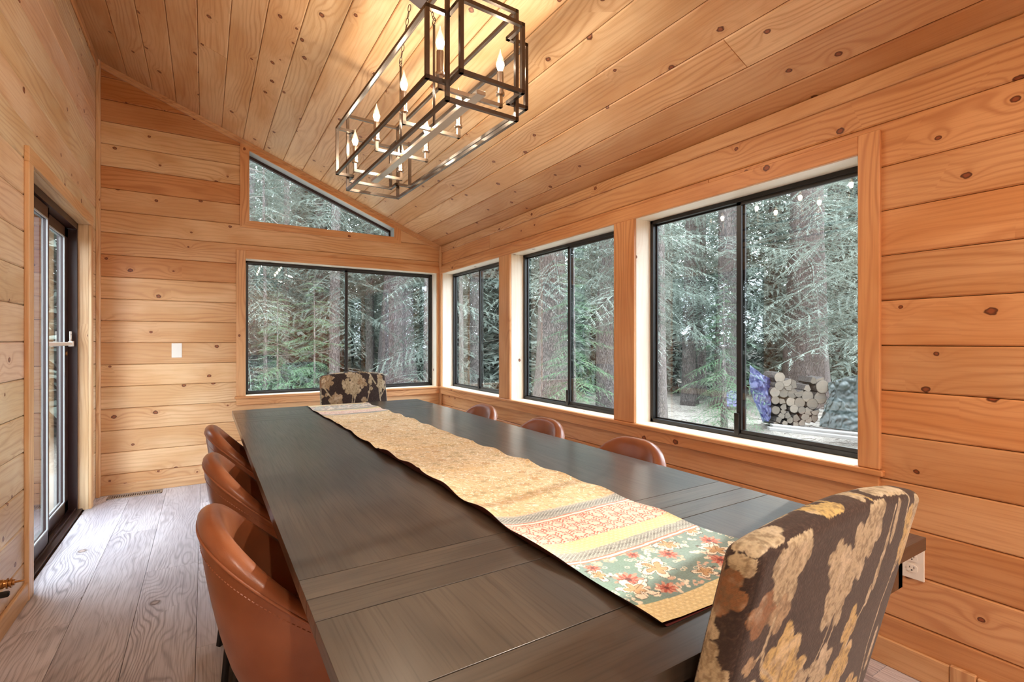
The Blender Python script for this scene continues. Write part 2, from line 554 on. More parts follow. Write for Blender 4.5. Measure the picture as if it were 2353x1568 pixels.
# back wall
wall_back = MB(); slab(wall_back, mp_back, XL - WT, XR + WT, lambda a: zc(a) + 0.02, OPEN_BACK, BT, WT)
wall_back = structure(obj('wall_back', wall_back, M_SHEATH))
zb = [0.0] + [-0.018 + 0.1745 * k for k in range(1, 21)]
tb = {17: (.74, 1.6), 18: (.72, 1.8), 19: (.72, 1.6), 16: (1.0, -.35), 15: (1.0, -.3), 14: (.80, 1.7), 13: (.97, .45), 12: (.95, .4), 11: (.95, .35),
      10: (.80, 1.5), 9: (1.0, .2), 8: (.95, .35), 7: (.93, .4), 6: (.9, .6), 5: (1.0, 0.0), 4: (1.0, 0.0), 3: (1.0, .0), 2: (.93, .35), 1: (1.0, .15), 0: (.95, .4)}
rr = random.Random(3)
for k in range(20):
    z0, z1 = zb[k], zb[k + 1]
    for poly in row_polys(XL, XR, z0, z1, OPEN_BACK, lambda a: zc(a) + 0.003):
        if area2(poly if area2(poly) > 0 else poly[::-1]) < 0.004: continue
        v, w = tb.get(k, (.95, .3))
        obj('board', board(MB(), poly, mp_back, BT, gap=.0011), pine['back'], wall_back, color=tintcol(v + rr.uniform(-.05, .03), w + .25 + rr.uniform(-.2, .3)))
# right wall
wall_right = MB(); slab(wall_right, mp_right, YF - WT, YB + WT, lambda a: zc(XR) + 0.02, OPEN_RIGHT, BT, WT)
wall_right = structure(obj('wall_right', wall_right, M_SHEATH))
zr = [0.0, .1885, .368, .534, .697, .866, 1.031, 1.200, 1.370, 1.540, 1.711, 1.878, 2.045, 2.24]
for k in range(13):
    cutpts = {12: [3.905], 11: [1.62]}.get(k, [])
    ys = [YF] + cutpts + [YB]
    if not cutpts: ys = [YF, rr.uniform(-1.6, 0.2), YB]
    for y0, y1 in zip(ys, ys[1:]):
        for poly in row_polys(y0, y1, zr[k], zr[k + 1], OPEN_RIGHT):
            obj('board', board(MB(), poly, mp_right, BT, end=0.0016, gap=.0011), pine['side'], wall_right,
                color=tintcol(rr.uniform(.80, .95), 1.45 + rr.uniform(-.2, .3)))  # warm lamp light on this wall is put into the board tint
# left wall
wall_left = MB(); slab(wall_left, mp_left, YF - WT, YB + WT, lambda a: zc(XL) + 0.02, OPEN_LEFT, BT, WT)
wall_left = structure(obj('wall_left', wall_left, M_SHEATH))
zl = [0.0] + [0.008 + 0.1722 * k for k in range(1, 21)]
for k in range(20):
    z1 = min(zl[k + 1], zc(XL))
    if z1 - zl[k] < .02: continue
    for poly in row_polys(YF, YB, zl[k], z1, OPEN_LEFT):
        obj('board', board(MB(), poly, mp_left, BT, gap=.0011), pine['side'], wall_left, color=[c_ * rr.uniform(.96, 1.04) for c_ in (1.0, 1.15, 1.42)])  # paler tint: daylight on this wall is put into the board colour
# wall behind the camera
wall_front = MB(); slab(wall_front, mp_front, XL - WT, XR + WT, lambda a: zc(a) + 0.02, [], BT, WT)
wall_front = structure(obj('wall_front', wall_front, M_SHEATH))
for k in range(20):
    for poly in row_polys(XL, XR, zb[k], zb[k + 1], [], lambda a: zc(a)):
        obj('board', board(MB(), poly, mp_front, BT), pine['back'], wall_front, color=tintcol(.95, .3))

# ceiling
slope_n = Vector((SL, 0, 1)).normalized()
def mp_ceil(a, b, d):
    # a = room length (y), b = x measured from the left
    return (b + slope_n.x * d, a, zc(b) + slope_n.z * d)
ceil_mb = MB()
vs = []
for d in (BT, 0.22):
    for x, y in ((XL - WT, YF - WT), (XR + WT, YF - WT), (XR + WT, YB + WT), (XL - WT, YB + WT)):
        vs.append((x, y, zc(x) + d * 1.05))
ceil_mb.add(vs, [(3, 2, 1, 0), (4, 5, 6, 7), (0, 1, 5, 4), (1, 2, 6, 5), (2, 3, 7, 6), (3, 0, 4, 7)])
ceiling = structure(obj('ceiling', ceil_mb, M_SHEATH))
xj = [XL] + [-0.525 + 0.1625 * k for k in range(17)] + [XR]
butt = {4: [3.75, -0.4], 15: [1.23], 8: [-0.9], 11: [0.1], 2: [0.9], 13: [-1.2]}
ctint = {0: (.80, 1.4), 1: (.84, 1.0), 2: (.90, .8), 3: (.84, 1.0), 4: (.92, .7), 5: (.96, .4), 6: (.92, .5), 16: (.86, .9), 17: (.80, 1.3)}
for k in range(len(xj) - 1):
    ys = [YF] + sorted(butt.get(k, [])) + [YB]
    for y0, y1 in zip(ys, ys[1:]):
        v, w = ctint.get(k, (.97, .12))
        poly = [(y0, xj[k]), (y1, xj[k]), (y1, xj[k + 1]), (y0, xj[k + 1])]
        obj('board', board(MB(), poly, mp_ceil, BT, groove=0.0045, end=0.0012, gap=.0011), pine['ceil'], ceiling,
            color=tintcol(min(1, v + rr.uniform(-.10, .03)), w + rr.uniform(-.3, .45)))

# floor: laminate planks running the length of the room
floor_mb = MB().box((XL - WT, YF - WT, -0.2), (XR + WT, YB + WT, -0.012))
floor = structure(obj('floor', floor_mb, M_SHEATH))
mp_floor = lambda a, b, d: (b, a, -d)
fx = [XL - .02, -0.493, -0.263, -0.029] + [-0.029 + 0.232 * k for k in range(1, 10)] + [XR]
fb = {0: [4.775 - 0.0, 2.83, 1.5, .2], 1: [3.95, 2.25, .95, -.5], 2: [3.23, 1.75, .3], 3: [4.4, 2.328, .6, -1], 4: [2.725, 1.2, -.3], 12: [0.84, 2.2]}
for k in range(len(fx) - 1):
    cuts = fb.get(k) or [YF + rr.uniform(.3, 1.3) + 1.25 * j for j in range(6)]
    ys = [YF] + sorted(c for c in cuts if YF < c < YB) + [YB]
    for y0, y1 in zip(ys, ys[1:]):
        if y1 - y0 < .05: continue
        v = rr.uniform(.86, 1.0)
        obj('plank', board(MB(), [(y0 + .0007, fx[k] + .0007), (y1 - .0007, fx[k] + .0007), (y1 - .0007, fx[k + 1] - .0007), (y0 + .0007, fx[k + 1] - .0007)], mp_floor, 0.011, groove=0.0007, end=0.0007, depth=0.001),
            M_FLOOR, floor, color=(v, v * .985, v * .985))

# ------------------------------------------------------------ trim
def trim(n, mb, mat, tint=(1, 1, 1)):
    return structure(obj(n, mb, mat, color=tint))
tr = trim('trim_1', MB().bbox((XL, YB - .05, 0), (XL + .026, YB, zc(XL)), .004), pine['up'], tintcol(.95, .4))
tr = trim('trim_2', MB().bbox((XR - .021, YB - .05, .0), (XR, YB, zc(XR)), .004), pine['up'], tintcol(.92, .6))
mb = MB().bbox((XR - .016, YF, 2.172), (XR, YB - .0, 2.2405), .004)
trim('trim_3', mb, pine['ty'], tintcol(.82, 1.0))
mb = MB()
for d0, d1, h in ((0, .018, .046), (0, .026, .022)):
    x0, x1 = XL, XR
    y0, y1 = YB - d1, YB - d0
    vs = [(x0, y0, zc(x0) - h), (x1, y0, zc(x1) - h), (x1, y1, zc(x1) - h), (x0, y1, zc(x0) - h),
          (x0, y0, zc(x0)), (x1, y0, zc(x1)), (x1, y1, zc(x1)), (x0, y1, zc(x0))]
    mb.add(vs, [(0, 3, 2, 1), (4, 5, 6, 7), (0, 1, 5, 4), (1, 2, 6, 5), (2, 3, 7, 6), (3, 0, 4, 7)])
trim('trim_4', mb, pine['tx'], tintcol(.84, 1.0))
trim('trim_5', MB().bbox((XL, YF, zc(XL) - .062), (XL + .016, YB, zc(XL) - .004), .004), pine['ty'], tintcol(.84, 1.1))
# baseboards
structure(obj('baseboard_back', MB().bbox((XL + .02, YB - .012, 0), (XR, YB, .084), .003), pine['tx'], color=tintcol(.9, .75)))
bb = structure(obj('baseboard_right', MB().bbox((XR - .013, .655, 0), (XR, YB - .04, .1), .003), pine['ty'], color=tintcol(.86, .95)))
obj('baseboard_piece', MB().bbox((XR - .017, .585, 0), (XR, .653, .106), .003), pine['up'], bb, color=tintcol(.82, 1.1))
obj('baseboard_piece', MB().bbox((XR - .013, YF, 0), (XR, .583, .1), .003), pine['ty'], bb, color=tintcol(.86, .95))
structure(obj('baseboard_left', MB().bbox((XL, YF, 0), (XL + .016, DOOR[0] - .052, .088), .003), pine['ty'], color=tintcol(.97, .1)))

# ------------------------------------------------------------ windows
def casing_bar(name, parent, mp, a0, a1, b0, b1, mat, tint, d=-0.019):
    return obj(name, mbox(MB(), mp, a0, a1, b0, b1, d, 0.0, .0025), mat, parent, color=tint)
def slider(parent, mp, a0, a1, b0, b1, flip=False):
    # black aluminium slider: fixed half on the high side, inner sash on the low side
    w = 0.022
    fr = MB()
    for q in ((a0, a1, b0, b0 + w), (a0, a1, b1 - w, b1), (a0, a0 + w, b0, b1), (a1 - w, a1, b0, b1)):
        mbox(fr, mp, *q, .118, .165, .002)
    obj('window_frame', fr, M_ALU, parent)
    mid = (a0 + a1) / 2
    lo, hi = (a0 + w * .6, mid + .022), (mid - .012, a1 - w * .6)
    if flip: lo, hi = (mid - .022, a1 - w * .6), (a0 + w * .6, mid + .012)
    for (s0, s1), d0, d1, wd, nm in ((lo, .124, .140, .026, 'sliding_sash'), (hi, .145, .158, .017, 'fixed_sash')):
        sm = MB()
        z0, z1 = b0 + w * .6, b1 - w * .6
        for q in ((s0, s1, z0, z0 + wd), (s0, s1, z1 - wd, z1), (s0, s0 + wd, z0, z1), (s1 - wd, s1, z0, z1)):
            mbox(sm, mp, *q, d0, d1, .0015)
        sash = obj(nm, sm, M_ALU, parent)
        dm = (d0 + d1) / 2
        obj('glass_pane', mbox(MB(), mp, s0 + wd * .8, s1 - wd * .8, z0 + wd * .8, z1 - wd * .8, dm - .0005, dm + .0005), M_GLASS, sash)
        if nm == 'sliding_sash':
            e = s1 if not flip else s0
            obj('latch', mbox(MB(), mp, e - .02, e + .006 if not flip else e - .006, z0 + .0, z0 + .11, d0 - .012, d0, .002), M_ALU, sash)
def liner(parent, mp, a0, a1, b0, b1, mats, bottom=True):
    t = 0.018
    obj('jamb', mbox(MB(), mp, a0 - t, a0, b0 - t, b1 + t, 0, WT, 0.001), mats['Z'], parent)
    obj('jamb', mbox(MB(), mp, a1, a1 + t, b0 - t, b1 + t, 0, WT, 0.001), mats['Z'], parent)
    obj('head_jamb', mbox(MB(), mp, a0 - .001, a1 + .001, b1, b1 + t, 0, WT, 0.001), mats['H'], parent)
    if bottom: obj('bottom_jamb', mbox(MB(), mp, a0 - .001, a1 + .001, b0 - t, b0, 0, WT, 0.001), mats['H'], parent)
CT = tintcol(.93, 1.35)
RT = tintcol(.88, 1.7)
CW = 0.074
for i, (a0, a1) in enumerate(WIN_R):
    w = structure(bpy.data.objects.new('window_%d' % (i + 1), None)); COL.objects.link(w)
    liner(w, mp_right, a0, a1, W_SILL - .002, W_HEAD, {'Z': daylit['Z'], 'H': daylit['Y']})
    slider(w, mp_right, a0, a1, W_SILL + .001, W_HEAD)
    # mullion casing on the low side of each window
    lo_edge = {0: WIN_R[1][1] - .014, 1: WIN_R[2][1] - .014, 2: a0 - CW}[i]
    c = casing_bar('casing', w, mp_right, lo_edge + (.014 if i < 2 else 0), a0 + .0, W_SILL + .003, W_HEAD + (.0 if i < 2 else CW), pine['up'], RT if i else CT)
    if i == 0:
        casing_bar('casing', w, mp_right, a1, YB - .045, W_SILL + .003, W_HEAD, pine['up'], CT)
# head casing, one run over the three windows
trim('trim_6', mbox(MB(), mp_right, WIN_R[2][0] - .0, YB - .045, W_HEAD, W_HEAD + CW, -.019, 0, .0025), pine['ty'], RT)
# stool and apron along the right wall
SN = 0.030
st = MB(); mbox(st, mp_right, .846, YB - .02, W_SILL - .021, W_SILL + .002, -SN, -.0005, .004)
trim('trim_7', st, pine['ty'], RT)
trim('trim_9', mbox(MB(), mp_right, WIN_R[2][0] - .02, YB - .02, W_SILL - .019, W_SILL + .0015, 0, .118, .001), daylit['Y'], (1, .97, .92))  # sill board; daylight glare on its top is painted as pale colour
trim('trim_8', mbox(MB(), mp_right, .862, YB - .02, W_SILL - .078, W_SILL - .021, -.019, 0, .0025), pine['ty'], RT)
# big back window
w = structure(bpy.data.objects.new('window_4', None)); COL.objects.link(w)
liner(w, mp_back, WIN_B[0], WIN_B[1], W_SILL - .002, W_HEAD + .005, {'Z': daylit['Z'], 'H': daylit['X']})
slider(w, mp_back, WIN_B[0], WIN_B[1], W_SILL + .001, W_HEAD + .005, flip=True)
casing_bar('casing', w, mp_back, WIN_B[0] - CW, WIN_B[0], W_SILL + .003, W_HEAD + .005 + CW, pine['up'], CT)
casing_bar('casing', w, mp_back, WIN_B[1], XR - .021, W_SILL + .003, W_HEAD + .005, pine['up'], CT)
casing_bar('head_casing', w, mp_back, WIN_B[0], XR - .021, W_HEAD + .005, W_HEAD + .005 + CW, pine['tx'], CT)
st = MB(); mbox(st, mp_back, WIN_B[0] - CW - .012, XR - .022, W_SILL - .021, W_SILL + .002, -SN, -.0005, .004)
obj('stool', st, pine['tx'], w, color=CT)
obj('sill', mbox(MB(), mp_back, WIN_B[0] - .018, WIN_B[1] + .018, W_SILL - .019, W_SILL + .0015, 0, .118, .001), daylit['X'], w, color=(1, .97, .92))  # pale colour carries the window glare here too
obj('apron', mbox(MB(), mp_back, WIN_B[0] - CW, XR - .022, W_SILL - .078, W_SILL - .021, -.019, 0, .0025), pine['tx'], w, color=CT)
# raked window above it
w = structure(bpy.data.objects.new('window_5', None)); COL.objects.link(w)
def quad_prism(mb, mp, poly, d0, d1):
    n = len(poly)
    vs = [mp(a, b, d0) for a, b in poly] + [mp(a, b, d1) for a, b in poly]
    fs = [tuple(range(n)), tuple(range(2 * n - 1, n - 1, -1))] + [(i, (i + 1) % n, n + (i + 1) % n, n + i) for i in range(n)]
    return mb.add(vs, fs)
ua, ub, uz = 0.339, 1.664, 2.29
ct = lambda x: zc(x) - 0.070
obj('casing', quad_prism(MB(), mp_back, [(ua - .072, uz - .064), (ua, uz), (ua, zc(ua) - .045), (ua - .072, zc(ua - .072) - .045)], -.019, 0), pine['up'], w, color=RT)
obj('casing', quad_prism(MB(), mp_back, [(ub, uz), (ub + .069, uz - .064), (ub + .069, zc(ub + .069) - .045), (ub, zc(ub) - .045)], -.019, 0), pine['up'], w, color=CT)
obj('bottom_casing', quad_prism(MB(), mp_back, [(ua - .072, uz - .064), (ub + .069, uz - .064), (ub, uz), (ua, uz)], -.019, 0), pine['tx'], w, color=CT)
obj('raked_casing', quad_prism(MB(), mp_back, [(ua, ct(ua)), (ub, ct(ub)), (ub, zc(ub) - .04), (ua, zc(ua) - .04)], -.019, 0), pine['tx'], w, color=RT)
g = .018
obj('jamb', quad_prism(MB(), mp_back, [(ua - g, uz - g), (ua, uz - g), (ua, ct(ua) + g), (ua - g, ct(ua) + g)], 0, WT), daylit['Z'], w)
obj('jamb', quad_prism(MB(), mp_back, [(ub, uz - g), (ub + g, uz - g), (ub + g, ct(ub) + g), (ub, ct(ub) + g)], 0, WT), M_GREYV, w)
obj('raked_jamb', quad_prism(MB(), mp_back, [(ua, ct(ua)), (ub, ct(ub)), (ub, ct(ub) + .12), (ua, ct(ua) + .12)], 0.0, WT), M_GREYV, w)
obj('bottom_jamb', quad_prism(MB(), mp_back, [(ua, uz - g), (ub, uz - g), (ub, uz), (ua, uz)], 0, WT), daylit['X'], w)
fm = MB()
quad_prism(fm, mp_back, [(ua, ct(ua) - .026), (ub, ct(ub) - .026), (ub, ct(ub)), (ua, ct(ua))], .11, .15)
quad_prism(fm, mp_back, [(ua, uz), (ua + .008, uz), (ua + .008, ct(ua)), (ua, ct(ua))], .11, .15)
quad_prism(fm, mp_back, [(ub - .018, uz), (ub, uz), (ub, ct(ub)), (ub - .018, ct(ub))], .11, .15)
obj('window_frame', fm, M_BRONZE, w)
obj('glass_pane', quad_prism(MB(), mp_back, [(ua, uz), (ub, uz), (ub, ct(ub) - .01), (ua, ct(ua) - .01)], .13, .131), M_GLASS, w)

# ------------------------------------------------------------ sliding glass door in the left wall
door = structure(bpy.data.objects.new('door_1', None)); COL.objects.link(door)
a0, a1, _, zt = DOOR
obj('casing', mbox(MB(), mp_left, a0 - CW, a0, 0, zt, -.019, 0, .0025), pine['up'], door, color=tintcol(.97, .35))
obj('casing', mbox(MB(), mp_left, a1, a1 + CW, 0, zt, -.019, 0, .0025), pine['up'], door, color=tintcol(.97, .1))
obj('head_casing', mbox(MB(), mp_left, a0 - CW, a1 + CW, zt, zt + CW, -.019, 0, .0025), pine['ty'], door, color=tintcol(1, .05))
obj('jamb', mbox(MB(), mp_left, a0 - .018, a0, 0, zt + .018, 0, WT), pine['up'], door, color=tintcol(.98, 0))
obj('jamb', mbox(MB(), mp_left, a1, a1 + .018, 0, zt + .018, 0, WT), pine['up'], door, color=tintcol(.98, -.1))
obj('head_jamb', mbox(MB(), mp_left, a0, a1, zt, zt + .018, 0, WT), pine['ty'], door, color=tintcol(.98, -.1))
fm = MB()
mbox(fm, mp_left, a0, a0 + .03, 0, zt, .055, .165, .002); mbox(fm, mp_left, a1 - .03, a1, 0, zt, .055, .165, .002)
mbox(fm, mp_left, a0, a1, zt - .045, zt, .055, .165, .002); mbox(fm, mp_left, a0, a1, -.005, .012, .03, .165, .002)
obj('door_frame', fm, M_BRONZE, door)
tm = MB()
for d in (.062, .098, .134): mbox(tm, mp_left, a0 + .03, a1 - .03, .012, .026, d, d + .004)
obj('track', tm, M_BRONZE, door)
def panel(s0, s1, d0, d1, wl, wr):
    m = MB()
    z0, z1 = .018, zt - .05
    for q in ((s0, s1, z0, z0 + .085), (s0, s1, z1 - .07, z1), (s0, s0 + wl, z0, z1), (s1 - wr, s1, z0, z1)):
        mbox(m, mp_left, *q, d0, d1, .003)
    p = obj('door_panel', m, M_BRONZE, door)
    dm = (d0 + d1) / 2
    obj('glass_pane', mbox(MB(), mp_left, s0 + wl - .005, s1 - wr + .005, z0 + .08, z1 - .065, dm - .001, dm + .001), M_GLASS, p)
    gm = MB()
    i0, i1, k0, k1 = s0 + wl, s1 - wr, z0 + .085, z1 - .07
    for q in ((i0, i1, k0, k0 + .008), (i0, i1, k1 - .008, k1), (i0, i0 + .008, k0, k1), (i1 - .008, i1, k0, k1)):
        mbox(gm, mp_left, *q, d0 - .001, d0 + .006)
    obj('glazing_bead', gm, M_GREYV, p)
    return p
p1 = panel(a0 + .03, 3.95, .068, .096, .03, .03)
p2 = panel(3.93, a1 - .035, .104, .132, .03, .10)
bar = obj('security_bar', mbox(MB(), mp_left, 3.955, 4.60, 1.186, 1.210, .070, .086, .003), M_WHITE, door)
obj('bracket', mbox(mbox(MB(), mp_left, 4.555, 4.60, 1.205, 1.285, .078, .084, .001), mp_left, 4.553, 4.602, 1.180, 1.216, .066, .09, .002), M_WHITE, bar)
for z in (1.225, 1.262): obj('screw', MB().lathe([(.005, XL - .079), (.005, XL - .077)], (0, 4.577, z), 10, 'X'), M_DARK, bar)
obj('door_lock', MB().lathe([(.016, XL - .104), (.016, XL - .098), (.009, XL - .096)], (0, 4.57, 1.13), 20, 'X'), M_BRASS, p2)
obj('latch_plate', mbox(MB(), mp_left, 4.54, 4.59, .90, .99, .101, .104, .001), M_BRONZE, p2)
# ------------------------------------------------------------ dining table
TX0, TX1, TY0, TY1, TZ = 0.157, 1.466, 0.484, 3.832, 0.7476
table = thing('dining_table', 'long dark-stained wooden extension dining table with a runner along its middle', 'table', (0, 0, 0))
tt = 0.03
mp_top = lambda a, b, d: (b, a, TZ - d)
yj = [TY0, .641, .877, .9595, 1.045, 3.255, 3.339, 3.423, 3.660, TY1]
kinds = ['end', 'panel', 'narrow', 'narrow', 'panel', 'narrow', 'narrow', 'panel', 'end']
for i, kd in enumerate(kinds):
    y0, y1 = yj[i], yj[i + 1]
    mb = MB()
    gp = .0013
    poly = [(y0 + gp, TX0), (y1 - gp, TX0), (y1 - gp, TX1), (y0 + gp, TX1)]
    ins = inset(poly if area2(poly) > 0 else poly[::-1], lambda d: .0012 if abs(d.y) > .5 else .003)
    board(mb, poly, mp_top, tt, groove=.0006, end=.0004, depth=.0004)
    v = {'end': 1.0, 'panel': .96, 'narrow': 1.04}[kd] * rr.uniform(.95, 1.05)
    nm = {'end': 'breadboard_end', 'panel': 'top_panel', 'narrow': 'narrow_board'}[kd]
    obj(nm, mb, M_TABLE_Y if kd == 'panel' else M_TABLE_X, table, color=(v, v, v))
rail = MB()
ai = .035
for q in (((TX0 + ai, TY0 + ai, TZ - .125), (TX0 + ai + .025, TY1 - ai, TZ - tt)), ((TX1 - ai - .025, TY0 + ai, TZ - .125), (TX1 - ai, TY1 - ai, TZ - tt)),
          ((TX0 + ai, TY0 + ai, TZ - .125), (TX1 - ai, TY0 + ai + .025, TZ - tt)), ((TX0 + ai, TY1 - ai - .025, TZ - .125), (TX1 - ai, TY1 - ai, TZ - tt))):
    rail.bbox(q[0], q[1], .002)
obj('apron', rail, M_TABLE_Y, table, color=(.8, .62, .55))
for x in (TX0 + .14, TX1 - .14 - .1):
    for y in (TY0 + .44, TY1 - .54):
        obj('leg', MB().bbox((x, y, 0), (x + .1, y + .1, TZ - tt), .006), M_TABLE_Z, table)

# ------------------------------------------------------------ cloth painting (numpy)
def vnoise(x, y, seed=0):
    xi = np.floor(x).astype(np.int64); yi = np.floor(y).astype(np.int64)
    fx, fy = x - xi, y - yi
    fx = fx * fx * (3 - 2 * fx); fy = fy * fy * (3 - 2 * fy)
    def h(a, b):
        n = (a * 374761393 + b * 668265263 + seed * 974634777) & 0xffffffff
        n = ((n ^ (n >> 13)) * 1274126177) & 0xffffffff
        return ((n ^ (n >> 16)) & 0xffff) / 65535.0
    return (h(xi, yi) * (1 - fx) + h(xi + 1, yi) * fx) * (1 - fy) + (h(xi, yi + 1) * (1 - fx) + h(xi + 1, yi + 1) * fx) * fy
def fbm(x, y, seed=0):
    return vnoise(x, y, seed) * .55 + vnoise(x * 2.1, y * 2.1, seed + 5) * .3 + vnoise(x * 4.3, y * 4.3, seed + 9) * .15
class Paint:
    def __init__(s, a, b, base):
        s.a, s.b = a, b
        s.c = np.tile(np.array(base, float), (len(a), 1))
    def put(s, m, col, k=1.0):
        m = (np.clip(m, 0, 1) * k)[:, None]
        s.c = s.c * (1 - m) + np.array(col, float) * m
    def flower(s, x, y, r, n, col, ph=0.0, sx=1.0, sy=1.0, lobe=.34, edge=None, core=None, wob=.12):
        dx, dy = (s.a - x) / sx, (s.b - y) / sy
        rad = np.hypot(dx, dy)
        near = rad < r * 1.6
        if not near.any(): return
        th = np.arctan2(dy, dx)
        R = r * (1 - lobe + lobe * np.abs(np.cos(n / 2 * (th - ph)))) * (1 + wob * (fbm(s.a * 60 + x * 99, s.b * 60, 3) * 2 - 1))
        if edge is not None:
            s.put(np.clip((R * 1.0 - rad) / .0015 + .5, 0, 1), edge)
            R2 = R - .0028
            s.put(np.clip((R2 - rad) / .0015 + .5, 0, 1), col)
        else:
            s.put(np.clip((R - rad) / .0012 + .5, 0, 1), col)
        if core is not None:
            s.put(np.clip((r * .28 - rad) / .002 + .5, 0, 1), core)
    def stroke(s, pts, w, col):
        best = np.full(len(s.a), 9.0)
        for (x0, y0), (x1, y1) in zip(pts, pts[1:]):
            dx, dy = x1 - x0, y1 - y0
            L = dx * dx + dy * dy + 1e-12
            t = np.clip(((s.a - x0) * dx + (s.b - y0) * dy) / L, 0, 1)
            best = np.minimum(best, np.hypot(s.a - x0 - t * dx, s.b - y0 - t * dy))
        s.put(np.clip((w / 2 - best) / .0008 + .5, 0, 1), col)
    def cols(s):
        return np.clip(s.c, 0, 1)
def setcol(me, cols):
    ca = me.color_attributes.new('Col', 'FLOAT_COLOR', 'POINT')
    d = np.ones((len(me.vertices), 4), np.float32); d[:, :3] = cols
    ca.data.foreach_set('color', d.ravel())

# ------------------------------------------------------------ table runner
RX0, RX1, RY0, RY1 = 0.634, 1.056, 0.557, 3.775
def runner():
    ys = np.concatenate([np.arange(RY0, 1.25, .0021), np.arange(1.25, 2.2, .0034), np.arange(2.2, RY1 - .003, .0055), [RY1]])
    xs = np.linspace(0, 1, 185)
    Y, U = np.meshgrid(ys, xs, indexing='ij')
    # edges wander a little
    left = RX0 + .006 * np.sin(ys * 5.1) + .003 * np.sin(ys * 17 + 1) - .012 * np.clip((ys - 1.3) / 2.4, 0, 1)
    right = RX1 + .004 * np.sin(ys * 4.3 + 2) + .003 * np.sin(ys * 21) - .020 * np.clip((ys - 1.3) / 2.4, 0, 1)
    X = left[:, None] * (1 - U) + right[:, None] * U
    y2 = Y + .006 * np.sin(X * 9 + 1) * (Y < 1.2)
    nearl = np.exp(-U / .10)
    lift = np.interp(ys, [.55, .62, .85, 1.0, 1.3, 1.7, 1.95, 2.3, 2.8, 3.3, 3.8], [.004, .006, .010, .014, .012, .019, .018, .008, .006, .004, .002])
    Z = TZ + .0035 + lift[:, None] * nearl * (1 + .35 * np.sin(Y * 23)) + .0022 * (1 + np.sin(Y * 31 + X * 14)) * (fbm(X * 7, Y * 5, 2)) \
        + .0035 * np.exp(-(1 - U) / .05) * (1 + np.sin(Y * 27 + 2)) + .003 * (fbm(X * 14, Y * 9, 8) - .3).clip(0)
    for yc in (1.62, 2.05, 2.9):
        Z += .004 * np.exp(-((Y + .12 * (X - .8) - yc) / .012) ** 2)
    a, b = X.ravel(), Y.ravel()
    gold, goldd, pale = srgb(222, 194, 142), srgb(200, 166, 110), srgb(250, 240, 214)
    P = Paint(a, b, gold)
    P.put(fbm(a * 9, b * 5, 1) * 1.2 - .35, goldd, .55)
    P.put((fbm(a * 150, b * 90, 11) - .56) * 9, pale, .5)
    P.put((fbm(a * 120, b * 110, 13) - .60) * 9, srgb(150, 112, 66), .45)
    r = random.Random(5)
    def near(mask):
        return mask.astype(float)
    fld = (b > 1.112) & (b < 3.21)
    # scattered leaves and blossoms over the gold field
    def local(x, y, rad):
        i0 = np.searchsorted(ys, y - rad); i1 = np.searchsorted(ys, y + rad)
        return i0 * len(xs), i1 * len(xs)
    def sub(x, y, rad, fn):
        i0, i1 = local(x, y, rad)
        if i1 <= i0: return
        q = Paint(a[i0:i1], b[i0:i1], (0, 0, 0)); q.c = P.c[i0:i1].copy()
        fn(q); P.c[i0:i1] = q.c
    for j in range(230):
        x, y = r.uniform(.64, 1.04), r.uniform(1.15, 3.2)
        k = r.random(); ph = r.uniform(0, 6)
        if k < .45:
            sub(x, y, .09, lambda q: (q.flower(x, y, .036, 5, srgb(208, 182, 130), ph, edge=pale, core=srgb(184, 160, 112), lobe=.74, wob=.5)))
        elif k < .55:
            sub(x, y, .06, lambda q: (q.flower(x, y, .020, 7, srgb(200, 160, 104), ph, lobe=.5, edge=srgb(168, 126, 78), wob=.5)))
        elif k < .8:
            pts = [(x, y)]
            for _ in range(7): pts.append((pts[-1][0] + r.uniform(-.013, .013), pts[-1][1] + r.uniform(-.016, .016)))
            sub(x, y, .13, lambda q: q.stroke(pts, .0035, pale))
        else:
            sub(x, y, .05, lambda q: (q.flower(x, y, .013, 5, srgb(188, 166, 118), ph, edge=pale, lobe=.5)))
    def band(y0, y1, col):
        m = ((y2.ravel() >= y0) & (y2.ravel() < y1)).astype(float)
        P.put(m, col)
        return m
    yv = y2.ravel()
    white, orange, grey, yel = srgb(246, 232, 214), srgb(202, 128, 100), srgb(152, 156, 148), srgb(226, 206, 152)
    dark = srgb(72, 74, 70)
    def lattice(y0, y1):
        m = band(y0, y1, grey)
        u = np.abs(np.sin(a * 260 + yv * 330)); v = np.abs(np.sin(a * 260 - yv * 330))
        P.put(m * np.clip((.28 - np.minimum(u, v)) * 8, 0, 1), srgb(214, 212, 200), .8)
        mid = np.exp(-((yv - (y0 + y1) / 2) / ((y1 - y0) * .22)) ** 2)
        P.put(m * mid * np.clip((np.minimum(u, v) - .55) * 8, 0, 1), dark, .9)
    def stripes(y0, y1):
        band(y0, y1, orange); band(y0 + (y1 - y0) * .28, y0 + (y1 - y0) * .72, white)
    def yellow(y0, y1):
        m = band(y0, y1, yel)
        q = np.sin((yv - y0) / .0105 * 6.2832) * .5 + .5
        d = (np.sin(a * 420 + np.floor((yv - y0) / .0105) * 2.2) > .1) * (q > .5)
        P.put(m * d, srgb(246, 230, 184), .7)
